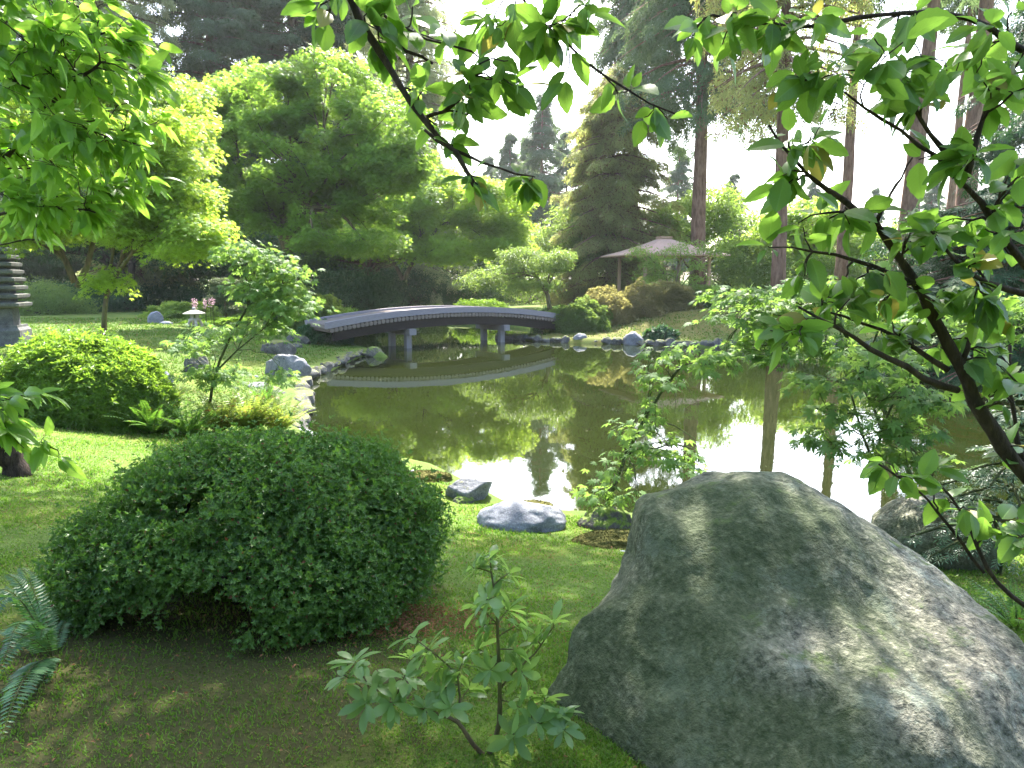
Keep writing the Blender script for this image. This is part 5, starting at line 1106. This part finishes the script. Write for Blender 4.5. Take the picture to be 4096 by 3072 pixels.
fb = W(215, 2680, 2.75); fb[2] = hz(fb[0], fb[1])
fern('blue-green sword fern with long ribbed fronds under the left side of the big azalea', 620, fb, 4, .4, L_FERND, pin=30, wid=.10, elev=(15, 40), fr=[
    arc(fb, W(8, 2990, 2.10), .10), arc(fb, W(-20, 2790, 2.3), .16), arc(fb, W(-40, 2590, 2.5), .24), arc(fb, W(20, 2330, 2.8), .12), arc(fb, W(80, 2300, 3.0), .12), arc(fb, W(170, 2420, 3.1), .1), arc(fb, W(165, 2590, 2.5), .1), arc(fb, W(-60, 2480, 2.7), .2), arc(fb, W(20, 2720, 2.35), .2)])
fb2 = W(4080, 2390, 3.6); fb2[2] = hz(fb2[0], fb2[1])
fern('small fern at the foot of the rounded boulder by the right edge', 621, fb2, 20, .36, L_FERN, pin=18, wid=.13)
g = G(3020, 1372); fern('tiny fern tuft on the far waterline beside the squared rock', 622, g, 16, .5, L_FERN, pin=12, wid=.16)
conifer('hemlock_tree', 'young feathery hemlock sapling drooping over the water at the right', 623, W(3990, 2330, 5.2) * [1, 1, 0] + [0, 0, .4], 1.55, .62, .25, leafmat('young_hemlock_needles', (.05, .11, .06), (.12, .20, .11), (.2, .34, .12), .3, .4, .5, 1), bark=TWIG, r0=.014, nb=60, per=34, size=.085, droop=.3, hang=.03, jag=.4)

# ---------------------------------------------------------------- leaf litter under the azalea
def litter():
    r = np.random.RandomState(5); n = 2600; c = G(1640, 2490); x = c[0] + r.normal(scale=.24, size=n); y = c[1] + r.normal(scale=.16, size=n); x2 = r.uniform(-2.4, 1.6, 1500); y2 = r.uniform(1.9, 6.5, 1500)
    x = np.concatenate([x, x2]); y = np.concatenate([y, y2]); n = len(x); z = height(x, y) + .022 + r.uniform(0, .012, n)
    mb = MB(); place(mb, t_kite(.45, .15, .3), np.stack([x, y, z], -1), rdir(r, n, .2), rdir(r, n) * .5 + [0, 0, 1], r.uniform(.008, .022, n))
    tag(mb.build('litter', leafmat('dead_leaves', (.16, .06, .025), (.34, .18, .09), (.3, .15, .05), .1, .8, .2, 3)), 'brown fallen leaves and needles scattered on the lawn', kind='stuff')
    for k, (px, py, a, l) in enumerate([(1600, 2440, .5, .14), (1515, 2510, .45, .09)]):
        p = G(px, py) + [0, 0, .03]; mb = MB(); mb.tube([p, p + [l * .5 * math.cos(a), .03, .015], p + [l * math.cos(a), .05, .03]], [.003, .0035, .002], 6)
        tag(mb.build('fallen_twig', plainmat('dry_twig', (.35, .28, .22))), ['pale dry twig lying in the brown litter right of the azalea', 'shorter dry twig lower in the brown litter under the azalea edge'][k], 'twig')
litter()

# flowering stalks round the lantern
def flowers():
    r = np.random.RandomState(8); root = empty('flowering_plant', np.array([lx[0], lx[1] + .5, hz(lx[0], lx[1] + .5)]), 'clump of pale pink flower spikes rising behind the stone lantern', 'plant')
    st = MB(); fl = MB(); P = []
    for k in range(10):
        b = np.array([lx[0] + r.uniform(-.7, .6), lx[1] + r.uniform(.2, .9), lz]); h = r.uniform(.85, 1.25); tp = b + [r.uniform(-.08, .08), 0, h]; st.tube([b, (b + tp) / 2, tp], [.012, .01, .008], 5)
        for q in range(26): P.append(tp - [0, 0, r.uniform(0, .3)] + rdir(r, 1)[0] * .05)
    P = np.array(P); place(fl, KITE, P, rdir(r, len(P)), rdir(r, len(P)), .06); st.build('stalk', TWIG, root); fl.build('flower', leafmat('pink_petals', (.55, .32, .40), (.7, .5, .55), (.8, .5, .6), .4), root)
flowers()
def debris():
    r = np.random.RandomState(21); n = 900; x = r.uniform(-7, 14, n); y = r.uniform(7, 33, n); k = vnoise(np.stack([x * .4, y * .4, x * 0], -1), 5) > .05; x, y = x[k], y[k]; k = sdist(x, y) < -.15; x, y = x[k], y[k]; n = len(x)
    mb = MB(); place(mb, t_kite(.5, .02, .02), np.stack([x, y, x * 0 + .006], -1), rdir(r, n, .02), rdir(r, n) * .06 + [0, 0, 1], r.uniform(.012, .035, n)); tag(mb.build('litter', leafmat('floating_bits', (.25, .22, .10), (.4, .36, .2), (.3, .3, .1), .2)), 'tiny leaves and pollen floating on the pond', kind='stuff')
debris()
# ---------------------------------------------------------------- visitors
SKIN = plainmat('skin', (.45, .27, .19), .6, 5, .05, 0); HAIR = plainmat('hair', (.02, .015, .012), .6, 30, .3, .2)
def skinned(name, joints, edges, radii, mat, parent, root=0, sub=2):
    me = bpy.data.meshes.new(name); me.from_pydata([tuple(j) for j in joints], edges, []); me.materials.append(mat)
    o = bpy.data.objects.new(name, me); COL.objects.link(o); o.parent = parent
    m1 = o.modifiers.new('skin', 'SKIN')
    for i, rr in enumerate(radii):
        rr = rr if hasattr(rr, '__len__') else (rr, rr); me.skin_vertices[0].data[i].radius = rr; me.skin_vertices[0].data[i].use_root = (i == root)
    m1.use_smooth_shade = True; m1.branch_smoothing = .5; m2 = o.modifiers.new('sub', 'SUBSURF'); m2.levels = sub; m2.render_levels = sub; return o
def person(px, d, label, shirt, trous, handz, seed, rz):
    x = W(px, 1126, d)[0]; z = max(hz(x, d), W(px, 1098, d)[2] - 1.72)
    root = empty('person', (x, d, z), label, 'person', 'visitors on the far path'); root.rotation_euler[2] = rz; r = np.random.RandomState(seed)
    # y forward is -y (towards the camera)
    J = [(0, 0, .95), (0, 0, 1.18), (0, 0, 1.40), (0, 0, 1.50), (0, -.01, 1.60), (0, -.015, 1.70)]; Ed = [(0, 1), (1, 2), (2, 3), (3, 4), (4, 5)]; Rr = [(.15, .10), (.13, .09), (.15, .09), (.05, .05), (.075, .09), (.06, .075)]
    for s in (1, -1):
        b = len(J); J += [(s * .09, 0, .88), (s * .10, -.02, .50), (s * .10, .02, .09), (s * .11, -.14, .035)]; Ed += [(0, b), (b, b + 1), (b + 1, b + 2), (b + 2, b + 3)]; Rr += [.085, .055, .036, (.03, .022)]
        b = len(J); hd = (s * .06, -.24, handz); J += [(s * .18, 0, 1.41), (s * .25, -.03, 1.15), hd, (hd[0] - s * .01, hd[1] - .06, hd[2] + .04)]; Ed += [(2, b), (b, b + 1), (b + 1, b + 2), (b + 2, b + 3)]; Rr += [.055, .042, .028, (.034, .016)]
        for k in range(5):
            c0 = len(J); bx = hd[0] + s * (-.025 + .014 * k) - s * .01; L = (.05, .07, .075, .07, .055)[k] * .8; J += [(bx, hd[1] - .075, hd[2] + .06), (bx - s * .012, hd[1] - .085, hd[2] + .06 + L * .7)]; Ed += [(b + 3, c0), (c0, c0 + 1)]; Rr += [.0095, .007]
    skinned('body', J, Ed, Rr, SKIN, root)
    T = [(0, 0, .86), (0, 0, 1.1), (0, 0, 1.36), (0, 0, 1.44)]; E2 = [(0, 1), (1, 2), (2, 3)]; R2 = [(.175, .125), (.155, .11), (.165, .11), (.075, .07)]
    for s in (1, -1): b = len(T); T += [(s * .19, 0, 1.40), (s * .235, -.02, 1.20)]; E2 += [(2, b), (b, b + 1)]; R2 += [.075, .06]
    skinned('shirt', T, E2, R2, plainmat('shirt', shirt, .8, 6, .1, .1), root)
    T = [(0, 0, .93)]; E2 = []; R2 = [(.165, .12)]
    for s in (1, -1): b = len(T); T += [(s * .10, 0, .84), (s * .10, -.02, .5), (s * .10, .02, .10)]; E2 += [(0, b), (b, b + 1), (b + 1, b + 2)]; R2 += [.10, .075, .062]
    skinned('trousers', T, E2, R2, plainmat('trousers', trous, .8, 6, .1, .1), root)
    V, Fc = ico(3); V = V * [.088, .105, .115] * (1 + .04 * fbm(V * 4, seed, 2))[:, None] + [0, .022, 1.695]; k = (V[:, 1] > -.05) | (V[:, 2] > 1.73); keep = k[Fc].all(1); mb = MB(); mb.add(V, Fc[keep]); o = mb.build('hair', HAIR); o.parent = root
    for s in (1, -1):
        mb = MB(); V, Fc = ico(1); mb.add(V * [.012, .006, .007] + [s * .032, -.093, 1.665], Fc); o = mb.build('eye', HAIR); o.parent = root
    mb = MB(); V, Fc = ico(2); mb.add(V * [.012, .018, .022] + [0, -.105, 1.64], Fc); o = mb.build('nose', SKIN); o.parent = root
    mb = MB(); mb.add(V * [.024, .006, .006] + [0, -.09, 1.605], Fc); o = mb.build('mouth', plainmat('lips', (.35, .12, .10))); o.parent = root
    cz = handz + .12; mb = MB(); mb.box((x, d, z), (0, 0, 0)); cm = MB(); cm.box((0, -.30, cz), (.14, .05, .09)); b = MB(); cm.tube([(0, -.32, cz), (0, -.38, cz)], [.033, .03], 14)
    c_ = cm.build('camera', HAIR); c_.location = (x, d, z); c_.rotation_euler[2] = rz; tag(c_, 'small black camera held up by the visitor %s' % ('in the white top' if seed == 1 else 'in the grey top'), 'camera')
person(2338, 50.5, 'visitor in a white top and pale trousers photographing from the far path', (.75, .75, .76), (.55, .55, .56), 1.50, 1, .15)
person(2388, 51, 'visitor in a light grey top and black trousers holding a camera on the far path', (.50, .53, .55), (.02, .02, .022), 1.18, 2, -.1)


# ---------------------------------------------------------------- haze
m, t, out = newmat('haze'); v = N(t, 'ShaderNodeVolumePrincipled'); v.inputs['Color'].default_value = (.93, .96, 1, 1); v.inputs['Density'].default_value = .00030; v.inputs['Anisotropy'].default_value = .3
t.links.new(v.outputs[0], out.inputs[1]); mb = MB(); mb.box((0, 520, 19), (1830, 1440, 46)); hzo = mb.build('haze', m); tag(hzo, 'pale sunlit haze in the air between the trees', kind='stuff')
